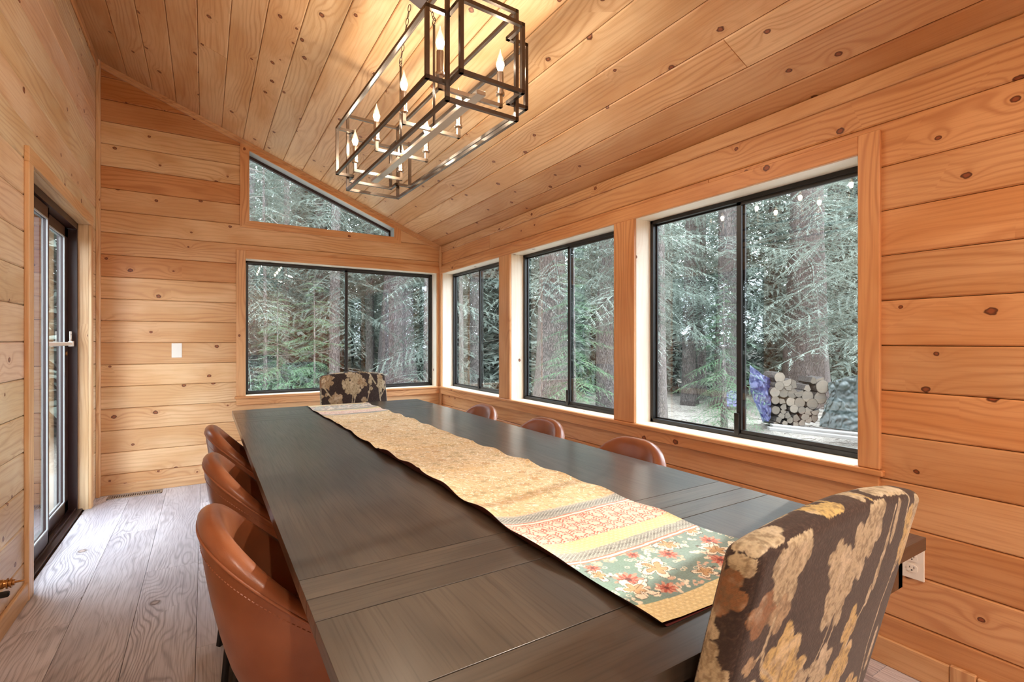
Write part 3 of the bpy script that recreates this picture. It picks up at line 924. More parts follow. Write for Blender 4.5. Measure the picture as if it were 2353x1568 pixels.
    def pink(y0, y1):
        m = band(y0, y1, srgb(238, 212, 190))
        red = srgb(190, 92, 70)
        for gx in np.arange(RX0 - .01, RX1 + .02, .034):
            for gy in np.arange(y0 - .01, y1 + .02, .040):
                x, y = gx + r.uniform(-.004, .004) + (.017 if int(round((gy - y0) / .04)) % 2 else 0), gy
                ang = r.uniform(-.35, .35)
                ca, sa = math.cos(ang), math.sin(ang)
                def T(px, py): return (x + (px * ca - py * sa), y + (px * sa + py * ca))
                def fn(q):
                    q.stroke([T(0, -.019), T(.002, 0), T(-.001, .018)], .0026, red)
                    for s in (-1, 1):
                        for h in (-.010, .001, .010):
                            q.stroke([T(0, h), T(s * .010, h + .009)], .0022, red)
                            q.flower(*T(s * .0125, h + .0115), .0034, 2, red, .5, wob=0)
                i0, i1 = local(x, y, .035)
                q = Paint(a[i0:i1], b[i0:i1], (0, 0, 0)); q.c = P.c[i0:i1].copy(); fn(q)
                mm = m[i0:i1, None]; P.c[i0:i1] = q.c * mm + P.c[i0:i1] * (1 - mm)
    def teal(y0, y1):
        m = band(y0, y1, srgb(128, 158, 148))
        P.put(m * (fbm(a * 12, b * 12, 4) * 1.6 - .5), srgb(120, 134, 140), .6)
        P.put(m * (fbm(a * 9, b * 9, 7) * 1.8 - .9), srgb(104, 152, 118), .6)
        wht, tan, blk, red = srgb(244, 232, 210), srgb(196, 158, 112), srgb(70, 68, 62), srgb(178, 84, 66)
        def L(fn, x, y, rad=.07):
            i0, i1 = local(x, y, rad)
            q = Paint(a[i0:i1], b[i0:i1], (0, 0, 0)); q.c = P.c[i0:i1].copy(); fn(q)
            mm = m[i0:i1, None]; P.c[i0:i1] = q.c * mm + P.c[i0:i1] * (1 - mm)
        for _ in range(46):     # small rings
            x, y = r.uniform(RX0, RX1), r.uniform(y0, y1)
            def fn(q, x=x, y=y):
                q.flower(x, y, .0052, 1, wht, 0, lobe=0, wob=0); q.flower(x, y, .0034, 1, srgb(128, 158, 148), 0, lobe=0, wob=0)
            L(fn, x, y, .02)
        for _ in range(60):     # sprigs
            x, y = r.uniform(RX0, RX1), r.uniform(y0, y1)
            pts = [(x, y)]
            for _ in range(4): pts.append((pts[-1][0] + r.uniform(-.012, .012), pts[-1][1] + r.uniform(-.012, .012)))
            col = r.choice([wht, wht, srgb(222, 190, 166)])
            def fn(q, pts=pts, col=col):
                q.stroke(pts, .0024, col)
                for p in pts: q.flower(p[0] + .004, p[1], .0045, 2, col, 1, wob=.2)
            L(fn, x, y, .08)
        for (x, y, rr_, n_) in ((.70, .70, .030, 9), (.86, .74, .026, 9), (.74, .64, .024, 8), (.93, .66, .028, 9), (.79, .775, .018, 8), (1.0, .74, .026, 9), (.67, .77, .02, 8)):
            if not (y0 - .02 < y < y1 + .02): continue
            def fn(q, x=x, y=y, rr_=rr_, n_=n_):
                q.flower(x, y, rr_, n_, srgb(206, 150, 128), .3, lobe=.75, wob=.3)
                q.flower(x, y, rr_ * .75, n_, red, .6, lobe=.8, wob=.3)
                q.flower(x, y, rr_ * .25, 5, srgb(110, 44, 38), 0)
            L(fn, x, y)
        for (x, y, s_, ph) in ((.685, .665, .040, .4), (.785, .705, .044, 1.9), (.90, .775, .036, .2), (.86, .645, .030, 2.6), (1.01, .80, .030, 1.2), (.97, .70, .038, .8), (.66, .74, .026, 2.0)):
            if not (y0 - .02 < y < y1 + .02): continue
            def fn(q, x=x, y=y, s_=s_, ph=ph):
                q.flower(x, y, s_, 5, wht, ph, lobe=.6, edge=blk, wob=.45)
                q.flower(x, y, s_ * .62, 5, tan, ph, lobe=.6, edge=srgb(120, 92, 60), wob=.4)
                q.stroke([(x, y), (x + s_ * math.cos(ph), y + s_ * math.sin(ph))], .0016, srgb(100, 74, 48))
            L(fn, x, y)
    teal(.615, .800)
    yellow(RY0 - .01, .617)
    stripes(.798, .813)
    lattice(.813, .853)
    yellow(.853, .906)
    pink(.906, 1.040)
    stripes(1.040, 1.058)
    lattice(1.058, 1.105)
    band(1.105, 1.112, srgb(230, 190, 160))
    # mirrored bands at the far end
    def pinkfar(y0, y1):
        m = band(y0, y1, srgb(240, 218, 200)); P.put(m * (fbm(a * 130, b * 90, 3) - .5) * 6, srgb(200, 120, 100), .5)
    lattice(3.22, 3.26); pinkfar(3.27, 3.40); stripes(3.26, 3.27); yellow(3.40, 3.45); lattice(3.45, 3.50)
    m = band(3.51, 3.72, srgb(170, 176, 166)); P.put(m * (fbm(a * 60, b * 60, 9) - .5) * 7, white, .9); P.put(m * (fbm(a * 50, b * 50, 19) - .6) * 7, red_ := srgb(180, 110, 84), .8)
    yellow(3.72, 3.79)
    n, mm = X.shape
    idx = np.arange(n * mm).reshape(n, mm)
    F = np.stack([idx[:-1, :-1], idx[:-1, 1:], idx[1:, 1:], idx[1:, :-1]], -1).reshape(-1, 4)
    me = npmesh('table_runner', np.stack([a, b, Z.ravel()], 1), F)
    setcol(me, P.cols())
    return me, xs, ys, left, right, Z
rm, rxs, rys, rleft, rright, rZ = runner()
run = obj('table_runner', rm, M_RUNNER)
tag(run, 'long patchwork runner, gold floral field with pink and teal banded ends, on the table', 'table runner')
# dark lining: a second sheet just under the top one, out to the turned edge
sel = np.arange(0, len(rys), 6)
V = []; 
for i in sel:
    zl_ = rZ[i, 0]
    V += [(rleft[i] - .0005, rys[i], zl_ - .0008), (rleft[i] + .012, rys[i], TZ + .0012), (rright[i] - .006, rys[i], TZ + .0012), (rright[i], rys[i], rZ[i, -1] - .0008)]
F = []
for i in range(len(sel) - 1):
    for k in range(3): F.append((i * 4 + k, i * 4 + k + 1, i * 4 + 5 + k, i * 4 + 4 + k))
obj('lining', npmesh('lining', np.array(V), np.array(F)), M_UNDER, run, label='dark red lining of the runner')

# ------------------------------------------------------------ floral parsons chairs
CWD, CTK, CZ0, CZ1 = 0.508, 0.056, 0.40, 0.948
def floral_chair():
    w, t, h = CWD, CTK, CZ1 - CZ0
    R = .019
    step = .0026
    faces = []
    def grid(o, u, v, nu, nv):
        U, Vv = np.meshgrid(np.linspace(0, 1, nu), np.linspace(0, 1, nv), indexing='ij')
        p = np.array(o)[None, :] + U.ravel()[:, None] * np.array(u)[None, :] + Vv.ravel()[:, None] * np.array(v)[None, :]
        idx = np.arange(nu * nv).reshape(nu, nv)
        return p, np.stack([idx[:-1, :-1], idx[1:, :-1], idx[1:, 1:], idx[:-1, 1:]], -1).reshape(-1, 4)
    nw, nh, nt = int(w / step), int(h / step), int(t / step)
    G = [('back', (-w / 2, 0, 0), (w, 0, 0), (0, 0, h), nw, nh), ('front', (w / 2, t, 0), (-w, 0, 0), (0, 0, h), nw, nh),
         ('left', (-w / 2, t, 0), (0, -t, 0), (0, 0, h), nt, nh), ('right', (w / 2, 0, 0), (0, t, 0), (0, 0, h), nt, nh),
         ('top', (-w / 2, 0, h), (w, 0, 0), (0, t, 0), nw, nt), ('bottom', (-w / 2, t, 0), (w, 0, 0), (0, -t, 0), nw // 4, nt // 4)]
    Vs = []; Fs = []; Cs = []; off = 0
    brown, brown2 = srgb(56, 42, 38), srgb(44, 30, 28)
    beige, gold_, tan, orng, lite = srgb(184, 172, 144), srgb(196, 172, 112), srgb(170, 148, 118), srgb(138, 98, 64), srgb(220, 208, 182)
    def basecol(P):
        P.put(fbm(P.a * 14, P.b * 14, 6) * 1.4 - .4, brown2)
        P.put((fbm(P.a * 320, P.b * 320, 16) - .5) * 3, srgb(112, 92, 80), .35)
    def mott(P):
        mk = (P.c[:, 0] > .25)
        nz = np.clip((fbm(P.a * 190, P.b * 150, 21) - .50) * 7, 0, 1) * mk
        P.put(nz, srgb(112, 94, 70), .62)
        nz = np.clip((fbm(P.a * 40, P.b * 40, 31) - .5) * 4, 0, 1) * mk
        P.put(nz, srgb(236, 226, 204), .35)
    def paint_back(a, b):
        # a from -w/2 (left seen from behind) .. w/2, b height above floor
        P = Paint(a, b, brown); basecol(P)
        c = a
        S = lambda x: x - .845
        for x, z, r_, n_, col, sx, sy in (
            (.665, .900, .052, 5, beige, .8, 1.2), (.690, .930, .034, 4, beige, .8, 1.1), (.625, .85, .030, 4, orng, 1, 1.2), (.668, .838, .030, 4, tan, .8, 1.0),
            (.905, .910, .044, 6, beige, .75, 1.3), (.868, .872, .046, 6, beige, .85, 1.2), (.826, .838, .050, 6, beige, .9, 1.1), (.795, .880, .028, 5, beige, 1, 1),
            (.808, .800, .026, 4, beige, .8, 1.4), (.842, .790, .020, 4, beige, .7, 1.6), (1.070, .875, .050, 5, gold_, .7, 1.5), (1.085, .930, .040, 5, beige, .7, 1.3),
            (.990, .900, .020, 2, beige, .5, 2.0), (.972, .862, .016, 2, beige, .5, 1.8), (.965, .820, .018, 2, beige, .5, 1.9), (.950, .780, .012, 2, beige, .5, 2.0),
            (.700, .750, .052, 5, gold_, .9, 1.2), (.735, .715, .04, 5, gold_, 1, 1), (.905, .735, .030, 4, gold_, .8, 1.4), (.910, .665, .045, 6, gold_, .8, 1.2),
            (.880, .640, .040, 5, gold_, 1, 1), (.826, .690, .040, 6, beige, .9, 1.2), (.768, .690, .030, 5, beige, 1, 1), (.640, .70, .045, 6, beige, 1, 1.1),
            (1.06, .64, .02, 2, beige, .5, 2.4), (.62, .60, .06, 6, beige, 1, 1), (.78, .58, .06, 6, beige, 1, 1), (.98, .56, .06, 6, gold_, 1, 1), (1.07, .50, .04, 5, beige, 1, 1)):
            P.flower(S(x), z, r_, n_, col, x * 40, sx, sy, lobe=.34, wob=.14)
        for pts, wd in (([(.83, .80), (.815, .74), (.79, .69), (.78, .62)], .003), ([(.845, .79), (.832, .74), (.81, .68)], .003),
                        ([(.975, .93), (.968, .85), (.955, .78), (.925, .74), (.91, .70)], .0035), ([(1.065, .845), (1.045, .80), (1.03, .74), (1.028, .66), (1.05, .56)], .0035),
                        ([(1.08, .85), (1.05, .80)], .003), ([(1.055, .85), (1.042, .80)], .003), ([(.66, .84), (.65, .79), (.655, .76), (.69, .73)], .006), ([(.65, .79), (.635, .775)], .005),
                        ([(1.03, .952), (1.035, .90)], .005)):
            P.stroke([(S(x), z) for x, z in pts], wd, beige)
        P.flower(S(.625), .775, .014, 4, tan, 0)
        mott(P)
        return P.cols()
    def paint_top(a, y):
        P = Paint(a, y, brown); basecol(P)
        S = lambda x: x - .845
        for x, yy, r_, n_, col, sx, sy in ((.63, .03, .045, 5, beige, 1, .8), (.70, .062, .035, 4, beige, 1.2, .6), (.78, .012, .032, 3, gold_, 1, 1), (.755, .03, .010, 2, gold_, 1, 2),
                                           (.875, .04, .030, 4, beige, .7, 1.3), (.96, .035, .050, 5, beige, 1, .9), (1.01, .02, .03, 4, beige, 1, 1), (1.07, .07, .02, 3, lite, 1, 1)):
            P.flower(S(x), yy, r_, n_, col, x * 30, sx, sy, lobe=.36, wob=.16)
        for pts in ([(.70, .075), (.74, .06), (.755, .02), (.76, .0)], [(.73, .07), (.77, .05), (.785, .02)], [(.75, .072), (.80, .05), (.81, .02)], [(.88, .03), (.895, .0)]):
            P.stroke([(S(x), z) for x, z in pts], .006, gold_)
        mott(P)
        return P.cols()
    def paint_side(d, b, seed):
        P = Paint(d, b, brown); basecol(P)
        for x, z, r_, n_, col in ((.042, .885, .042, 5, orng), (.02, .94, .026, 4, beige), (.065, .92, .02, 4, tan), (.062, .818, .036, 6, beige), (.045, .782, .03, 5, beige), (.02, .75, .03, 5, beige),
                                  (.06, .72, .03, 5, beige), (.03, .66, .05, 6, beige), (.05, .56, .05, 5, gold_), (.02, .48, .04, 5, beige)):
            P.flower(x, z, r_, n_, col, x * 50 + seed, lobe=.34, wob=.14)
        mott(P)
        return P.cols()
    def paint_front(a, b):
        # a from the left seen from in front, metres; b height
        P = Paint(a, b, brown2); basecol(P)
        k = .00034
        X = lambda px: (px - 1090) * k
        Z = lambda py: .958 - (py - 385) * k
        def F(px, py, r_, n_, col, ph=0, sx=1, sy=1): P.flower(X(px), Z(py), r_ * k, n_, col, ph, sx, sy, lobe=.28, wob=.3)
        F(450, 540, 190, 8, tan, .3); F(410, 525, 60, 5, lite)
        F(660, 980, 165, 5, tan, .5)
        F(1000, 430, 115, 6, beige); F(1160, 560, 140, 5, beige, .6); F(920, 660, 130, 5, beige, .2); F(1265, 640, 120, 5, tan, .9); F(1050, 760, 150, 6, beige, .2); F(930, 810, 70, 4, beige); F(1160, 800, 70, 4, beige)
        F(1070, 890, 60, 4, beige, 0, .8, 1.2)
        F(1460, 600, 60, 4, beige, 0, .8, 1.8); F(1465, 765, 48, 4, beige); F(1410, 850, 34, 3, beige); F(1705, 660, 130, 6, beige, .3, .85, 1.3); F(1690, 490, 70, 5, tan, .1)
        F(1290, 1010, 70, 4, tan); F(470, 840, 45, 3, tan); F(370, 870, 40, 3, tan)
        for pts, wd in (([(390, 640), (560, 920)], 26), ([(1035, 870), (1010, 1060)], 16), ([(1105, 900), (1050, 1060)], 16), ([(1470, 520), (1420, 830), (1355, 1040)], 14),
                        ([(1340, 375), (1460, 450), (1580, 660)], 30), ([(1650, 770), (1665, 1040)], 22), ([(1720, 770), (1680, 930)], 16), ([(1790, 770), (1680, 950)], 16), ([(1040, 500), (1020, 620)], 16), ([(980, 470), (1020, 600)], 14)):
            P.stroke([(X(x), Z(y)) for x, y in pts], wd * k, beige)
        for x, y, n_ in ((-.18, .60, 6), (.02, .56, 5), (.2, .62, 6), (-.05, .66, 5), (.12, .50, 6), (-.2, .47, 5)):
            P.flower(x, y, .05, n_, beige, x * 20, lobe=.3, wob=.4)
        mott(P)
        return P.cols()
    for nm, o, u, v, nu, nv in G:
        p, f = grid(o, u, v, nu, nv)
        if nm == 'back': c = paint_back(p[:, 0], p[:, 2] + CZ0)
        elif nm == 'front': c = paint_front(-p[:, 0], p[:, 2] + CZ0)
        elif nm == 'top': c = paint_top(p[:, 0], p[:, 1])
        elif nm in ('left', 'right'): c = paint_side(p[:, 1], p[:, 2] + CZ0, 0 if nm == 'left' else 3)
        else: c = np.tile(np.array(brown), (len(p), 1))
        if nm in ('back', 'top'):
            e = (np.abs(p[:, 2] - (h - .012)) < .0011) if nm == 'back' else (p[:, 1] < -1)
            c = c * np.where(e, .35, 1)[:, None]
        if nm == 'back':
            e = np.abs(np.abs(p[:, 0]) - (w / 2 - .008)) < .001
            c = c * np.where(e, .5, 1)[:, None]
        Vs.append(p); Fs.append(f + off); Cs.append(c); off += len(p)
    p = np.concatenate(Vs); f = np.concatenate(Fs); c = np.concatenate(Cs)
    lo = np.array([-w / 2 + R, R, R]); hi = np.array([w / 2 - R, t - R, h - R])
    q = np.clip(p, lo, hi); d = p - q; L = np.linalg.norm(d, axis=1, keepdims=True); L[L == 0] = 1
    p = q + d / L * R
    # soft stuffing, arched top, lean and slight wrap
    xn = p[:, 0] / (w / 2); zn = p[:, 2] / h
    p[:, 2] += .024 * (1 - xn ** 2) * np.clip(zn, 0, 1) ** 3
    tuck = 1 + .03 * (1 - zn)
    p[:, 0] *= tuck
    edge = np.exp(-((1 - np.abs(xn)) / .05)) * np.exp(-((1 - zn) / .06))
    p[:, 2] -= .010 * edge
    p[:, 1] += np.where(p[:, 1] < t / 2, -.012, .004) * (1 - xn ** 2) * np.sin(np.clip(zn, 0, 1) * math.pi) ** .6 - .0
    p += .0016 * (fbm(p[:, 0] * 12 + 5, p[:, 2] * 12, 4) - .5)[:, None]
    zz = p[:, 2] + CZ0
    p[:, 1] += -.24 * (zz - .46) * (zz > .46) + 0.0
    p[:, 2] = zz
    me = npmesh('backrest', p, f)
    setcol(me, c)
    # weld the seams between the six grids
    bm = bmesh.new(); bm.from_mesh(me)
    bmesh.ops.remove_doubles(bm, verts=bm.verts[:], dist=.0004)
    bm.to_mesh(me); bm.free()
    # seat
    s0 = .07
    sw, sdp = w * .97, .46
    G2 = []
    def sgrid(n1, n2, n3):
        Vq = []; Fq = []; o_ = 0
        for o, u, v, a_, b_ in (((-sw / 2, s0, .33), (sw, 0, 0), (0, 0, .15), n1, n3), ((sw / 2, s0 + sdp, .33), (-sw, 0, 0), (0, 0, .15), n1, n3), ((-sw / 2, s0 + sdp, .33), (0, -sdp, 0), (0, 0, .15), n2, n3),
                                ((sw / 2, s0, .33), (0, sdp, 0), (0, 0, .15), n2, n3), ((-sw / 2, s0, .48), (sw, 0, 0), (0, sdp, 0), n1, n2), ((-sw / 2, s0 + sdp, .33), (sw, 0, 0), (0, -sdp, 0), n1, n2)):
            p_, f_ = grid(o, u, v, a_, b_)
            Vq.append(p_); Fq.append(f_ + o_); o_ += len(p_)
        return np.concatenate(Vq), np.concatenate(Fq)
    sp, sf = sgrid(70, 62, 20)
    lo = np.array([-sw / 2 + .03, s0 + .03, .36]); hi = np.array([sw / 2 - .03, s0 + sdp - .03, .45])
    q = np.clip(sp, lo, hi); d = sp - q; L = np.linalg.norm(d, axis=1, keepdims=True); L[L == 0] = 1
    P = Paint(sp[:, 0], sp[:, 1] + sp[:, 2], brown); basecol(P)
    for j in range(16):
        P.flower(rng.uniform(-.25, .25), rng.uniform(.4, 1.1), .045, 5, beige, j, lobe=.34, wob=.14)
    mott(P)
    sp = q + d / L * .03
    sme = npmesh('seat', sp, sf); setcol(sme, P.cols())
    return me, sme
bk_me, st_me = floral_chair()
def leg_tapered(x, y, top, r0=.022, r1=.014):
    return MB().add([(x - r1, y - r1, 0), (x + r1, y - r1, 0), (x + r1, y + r1, 0), (x - r1, y + r1, 0), (x - r0, y - r0, top), (x + r0, y - r0, top), (x + r0, y + r0, top), (x - r0, y + r0, top)],
                    [(3, 2, 1, 0), (4, 5, 6, 7), (0, 1, 5, 4), (1, 2, 6, 5), (2, 3, 7, 6), (3, 0, 4, 7)])
def parsons(label, loc, rz):
    t = thing('floral_chair', label, 'chair', loc, rz, 'floral upholstered chairs at the table ends')
    obj('backrest', bk_me, M_FLORAL, t)
    obj('seat', st_me, M_FLORAL, t)
    for x in (-.215, .215):
        for y in (.05, .49): obj('leg', leg_tapered(x, y, .36), M_TABLE_Z, t)
    return t
parsons('brown floral upholstered chair at the near end of the table, its back to the camera', (.846, .481, 0), math.radians(0.5))
parsons('brown floral upholstered chair at the far end of the table, facing the camera', (1.008, 3.945, 0), math.radians(180))

# ------------------------------------------------------------ leather bucket chairs
def bucket_chair(label, loc, rz, group):
    # local frame: back at x = 0, the sitter looks along +x
    t = thing('bucket_chair', label, 'chair', loc, rz, group)
    NP, PHI = 60, math.radians(128)
    def plan(phi, z):
        e = 2 / 2.7
        c, s = math.cos(phi), math.sin(phi)
        rx, ry = .265, .255
        k = (z - .40) / .41
        k = max(0.0, min(1.0, k))
        sc = .80 + .20 * k ** .7
        x = .28 - rx * sc * math.copysign(abs(c) ** e, c) - .0
        y = ry * sc * math.copysign(abs(s) ** e, s)
        return Vector((x + .035 * (1 - k), y, z))
    def rim(phi):
        p = plan(phi, .7)
        x = max(0.0, p.x - .015)
        return .830 - .303 * min(1.0, x / .30) ** .9 + .0
    th = .056
    rows = []
    for i in range(NP + 1):
        phi = -PHI + 2 * PHI * i / NP
        zt_ = rim(phi)
        prof = []
        def nrm(z):
            a, b = plan(phi - .02, z), plan(phi + .02, z)
            d = (b - a); d.z = 0; d.normalize()
            return Vector((d.y, -d.x, 0))      # towards the inside
        zb_ = .40
        for j in range(10):
            z = zb_ + (zt_ - .03 - zb_) * j / 9
            bulge = math.sin(math.pi * j / 9) * .006
            p = plan(phi, z) - nrm(z) * bulge
            prof.append(p)
        nn = nrm(zt_)
        base = plan(phi, zt_ - .012)
        for j in range(1, 8):
            ang = math.pi * j / 8
            prof.append(Vector((base.x, base.y, zt_ - .028)) + nn * (th / 2 - th / 2 * math.cos(ang)) + Vector((0, 0, .028 * math.sin(ang))))
        for j in range(9, -1, -1):
            z = .45 + (zt_ - .03 - .45) * j / 9
            prof.append(plan(phi, z) + nrm(z) * (th + .010 * math.sin(math.pi * j / 9)))
        rows.append(prof)
    m = len(rows[0])
    mb = MB()
    mb.add([p for r_ in rows for p in r_], [(i * m + j, i * m + j + 1, (i + 1) * m + j + 1, (i + 1) * m + j) for i in range(NP) for j in range(m - 1)] +
           [tuple(range(m)), tuple(NP * m + j for j in range(m - 1, -1, -1))])
    obj('shell', mb, M_LEATHER, t, smooth=True)
    obj('piping', MB().tube([r_[9] + (r_[9] - r_[12]).normalized() * .0005 for r_ in rows], .0035, 8), M_PIPE, t, smooth=True)
    st = MB(); n_ = 0
    for i in range(0, NP):
        a, b = rows[i][8], rows[i + 1][8]
        for q in (.1, .6):
            c0 = a.lerp(b, q); c1 = a.lerp(b, q + .3)
            st.tube([c0, c1], .0014, 4)
    s_ = obj('stitching', st, M_PIPE, t); s_['kind'] = 'stuff'
    # seat cushion
    rings = []
    cs = MB()
    prof = [(.0, .475), (.7, .480), (.9, .474), (.985, .455), (1.0, .435), (.97, .41), (.6, .395), (0, .39)]
    N = 40
    V = []
    for k, z in prof:
        for i in range(N):
            a = 2 * math.pi * i / N
            e = .72
            V.append((.305 + .185 * k * math.copysign(abs(math.cos(a)) ** e, math.cos(a)), .160 * k * math.copysign(abs(math.sin(a)) ** e, math.sin(a)), z))
    cs.add(V, [(j * N + i, j * N + (i + 1) % N, (j + 1) * N + (i + 1) % N, (j + 1) * N + i) for j in range(len(prof) - 1) for i in range(N)])
    obj('seat', cs, M_LEATHER, t, smooth=True)
    fr = MB()
    cns = [(.12, -.15), (.44, -.15), (.44, .15), (.12, .15)]
    for i in range(4):
        a, b = cns[i], cns[(i + 1) % 4]
        fr.bar((a[0], a[1], .385), (b[0], b[1], .385), .02)
    obj('seat_frame', fr, M_BLACKM, t)
    for (x, y) in cns:
        fx_, fy_ = (x - .28) * 1.2 + .27, y * 1.3
        obj('leg', MB().tube([(x, y, .385), (fx_, fy_, 0)], [.019, .013], 4), M_BLACKM, t, smooth=True)
    return t
GL = 'cognac leather bucket chairs'
c0 = bucket_chair('nearest of the three tan leather bucket chairs on the door side of the table', (-.036, 1.415, 0), 0, GL)
dup(c0, (-.026, 2.105, 0), 0, 'middle of the three tan leather bucket chairs on the door side of the table', GL)
dup(c0, (-.020, 2.83, 0), 0, 'farthest of the three tan leather bucket chairs on the door side of the table', GL)
dup(c0, (1.615, 1.515, 0), math.pi, 'nearest of the three tan leather bucket chairs on the window-wall side', GL)
dup(c0, (1.615, 2.165, 0), math.pi, 'middle of the three tan leather bucket chairs on the window-wall side', GL)
dup(c0, (1.615, 2.85, 0), math.pi, 'farthest of the three tan leather bucket chairs on the window-wall side', GL)

# ------------------------------------------------------------ chandelier
CH = thing('chandelier', 'linear open-cage bronze chandelier with eight lit candle bulbs over the table', 'chandelier', (.812, 2.13, 0), .033)
BW = .0135
def outline(pts, z0, z1, verts):
    mb = MB()
    n = len(pts)
    for z in (z0, z1):
        for i in range(n):
            mb.bar((*pts[i], z), (*pts[(i + 1) % n], z), BW)
    for i in verts: mb.bar((*pts[i], z0), (*pts[i], z1), BW)
    return mb
wx, wy, lx, ly = .2015, .572, .122, .664
stp = [(-wx, -wy), (-lx, -wy), (-lx, -ly), (lx, -ly), (lx, -wy), (wx, -wy), (wx, wy), (lx, wy), (lx, ly), (-lx, ly), (-lx, wy), (-wx, wy)]
obj('outer_cage', outline(stp, 2.098, 2.335, [0, 2, 3, 5, 6, 8, 9, 11]), M_CAGE, CH)
tx, ty = .140, .598
obj('inner_cage', outline([(-tx, -ty), (tx, -ty), (tx, ty), (-tx, ty)], 2.030, 2.425, range(4)), M_CAGE, CH)
obj('center_bar', MB().bbox((-.018, -.585, 2.088), (.018, .585, 2.104), .001), M_STEEL, CH)
BULBS = []
for y in (-.512, -.171, .171, .512):
    mb = MB().bar((-.125, y, 2.110), (.125, y, 2.110), .014)
    for s in (-1, 1): mb.bar((s * .125, y, 2.110), (s * .125, y, 2.150), .014)
    arm = obj('cross_arm', mb, M_STEEL, CH)
    for s in (-1, 1):
        x = s * .125
        sl = obj('candle_sleeve', MB().lathe([(.016, 2.150), (.017, 2.153), (.017, 2.160), (.0135, 2.163), (.0135, 2.235), (.012, 2.238)], (x, y, 0), 16), M_SLEEVE, arm, smooth=False)
        bprof = [(.006, 2.236), (.0075, 2.242), (.012, 2.252), (.0155, 2.264), (.0155, 2.272), (.012, 2.288), (.007, 2.302), (.003, 2.314), (.0008, 2.326)]
        obj('bulb', MB().lathe(bprof, (x, y, 0), 14), M_BULB, arm, smooth=True)
        BULBS.append((x, y))
for y in (-.19, .19):
    obj('rod', MB().tube([(0, y, 2.10), (0, y, 2.545)], .0055, 10), M_CAGE, CH, smooth=True)
    rg = MB().tube([(.0, y + .014 * math.cos(a), 2.557 + .014 * math.sin(a)) for a in np.linspace(0, 2 * math.pi, 17)[:-1]], .0022, 6, closed=True)
    obj('ring', rg, M_CAGE, CH, smooth=True)
    # chain to the canopy
    top = Vector((0, y * .42, zc(.812) - .028)); bot = Vector((0, y, 2.572))
    n = 9
    lk = MB().tube([(.0062 * math.cos(a), 0, .0155 * math.sin(a)) for a in np.linspace(0, 2 * math.pi, 15)[:-1]], .0019, 6, closed=True)
    lme = mesh('chain_link', lk, True); lme.materials.append(M_CAGE)
    q = (top - bot).to_track_quat('Z', 'Y')
    for i in range(n):
        o = obj('chain_link', lme, None, CH)
        p = bot.lerp(top, i / (n - 1))
        o.matrix_local = Matrix.Translation(p) @ q.to_matrix().to_4x4() @ Matrix.Rotation(math.pi / 2 * (i % 2), 4, 'Z')
cb = MB().bbox((-.06, -.095, -.02), (.06, .095, .002), .003)
cano = obj('canopy', cb, M_BRONZE, CH)
cano.location = (0, -.05, zc(.812) - .004)
cano.rotation_euler = (0, math.atan(SL), 0)
BULB_E = 4.8
for i, (x, y) in enumerate(BULBS):
    lamp('bulb_light', 'POINT', (x, y, 2.268), BULB_E, (1.0, 0.88, 0.74), 0.014, parent=CH)

# ------------------------------------------------------------ recessed ceiling lights behind the camera
M_DISC = emis('lit_diffuser', (1.0, .80, .58), 22.0)
DISC_E = 18.0
t0 = None
for i, (x, y) in enumerate(((.1, -.55), (1.45, -.55), (.1, -1.75), (1.45, -1.75))):
    z = zc(x)
    t = thing('ceiling_light', 'round recessed ceiling light behind the camera', 'ceiling light', (x, y, z), 0, 'recessed ceiling lights')
    d = obj('diffuser', MB().lathe([(.07, -.004), (.07, -.006)], (0, 0, 0), 28), M_DISC, t)
    f_ = obj('trim_ring', MB().lathe([(.088, .0), (.086, -.008), (.071, -.008), (.071, -.002)], (0, 0, 0), 28), M_WHITE, t)
    rx = math.atan(SL)
    for o in (d, f_): o.rotation_euler = (0, rx, 0)
    lamp('downlight', 'AREA', (0, 0, -.012), DISC_E, (1.0, .90, .78), .13, (0, rx, 0), t, shape='DISK', spread=math.radians(175))

# ------------------------------------------------------------ small fixtures
t = thing('wall_plate', 'blank white wall plate on the far board wall, left of the big window', 'wall plate', (-.197, YB, 1.139))
obj('plate', MB().bbox((-.036, -.006, -.060), (.036, 0, .060), .002), M_WHITE, t)
for z in (-.042, .042): obj('screw', MB().lathe([(.0035, -.0075), (.0035, -.006)], (0, 0, z), 10, 'Y'), M_WHITE, t)
t = thing('power_outlet', 'white duplex power outlet low on the right board wall, behind the near floral chair', 'power outlet', (XR, .762, .414))
obj('plate', MB().bbox((-.006, -.036, -.058), (0, .036, .058), .002), M_WHITE, t)
for z in (-.0195, .0195):
    r_ = MB()
    V = [(-.0085, .0165 * max(-.82, min(.82, math.cos(a) * 1.0)) / .82 * .95, z + .0145 * math.sin(a)) for a in np.linspace(0, 2 * math.pi, 25)[:-1]]
    r_.add(V + [(-.004, v[1], v[2]) for v in V], [tuple(range(24))] + [(i, (i + 1) % 24, 24 + (i + 1) % 24, 24 + i) for i in range(24)])
    f_ = obj('socket_face', r_, M_WHITE, t)
    sl = MB().box((-.0092, -.0075, z), (-.0084, -.0055, z + .008)).box((-.0092, .0055, z + .001), (-.0084, .0075, z + .007))
    sl.lathe([(.0026, -.0092), (.0026, -.0084)], (0, 0, z - .006), 10, 'X')
    obj('slots', sl, M_DARK, f_)
t = thing('floor_vent', 'brown slotted floor register by the board wall near the glass door', 'vent', (-.465, 4.905, 0))
vm = MB()
vm.bbox((-.175, -.058, 0), (.175, -.040, .005), .001).bbox((-.175, .040, 0), (.175, .058, .005), .001).bbox((-.175, -.058, 0), (-.158, .058, .005), .001).bbox((.158, -.058, 0), (.175, .058, .005), .001)
obj('frame', vm, M_VENT, t)
sm = MB()
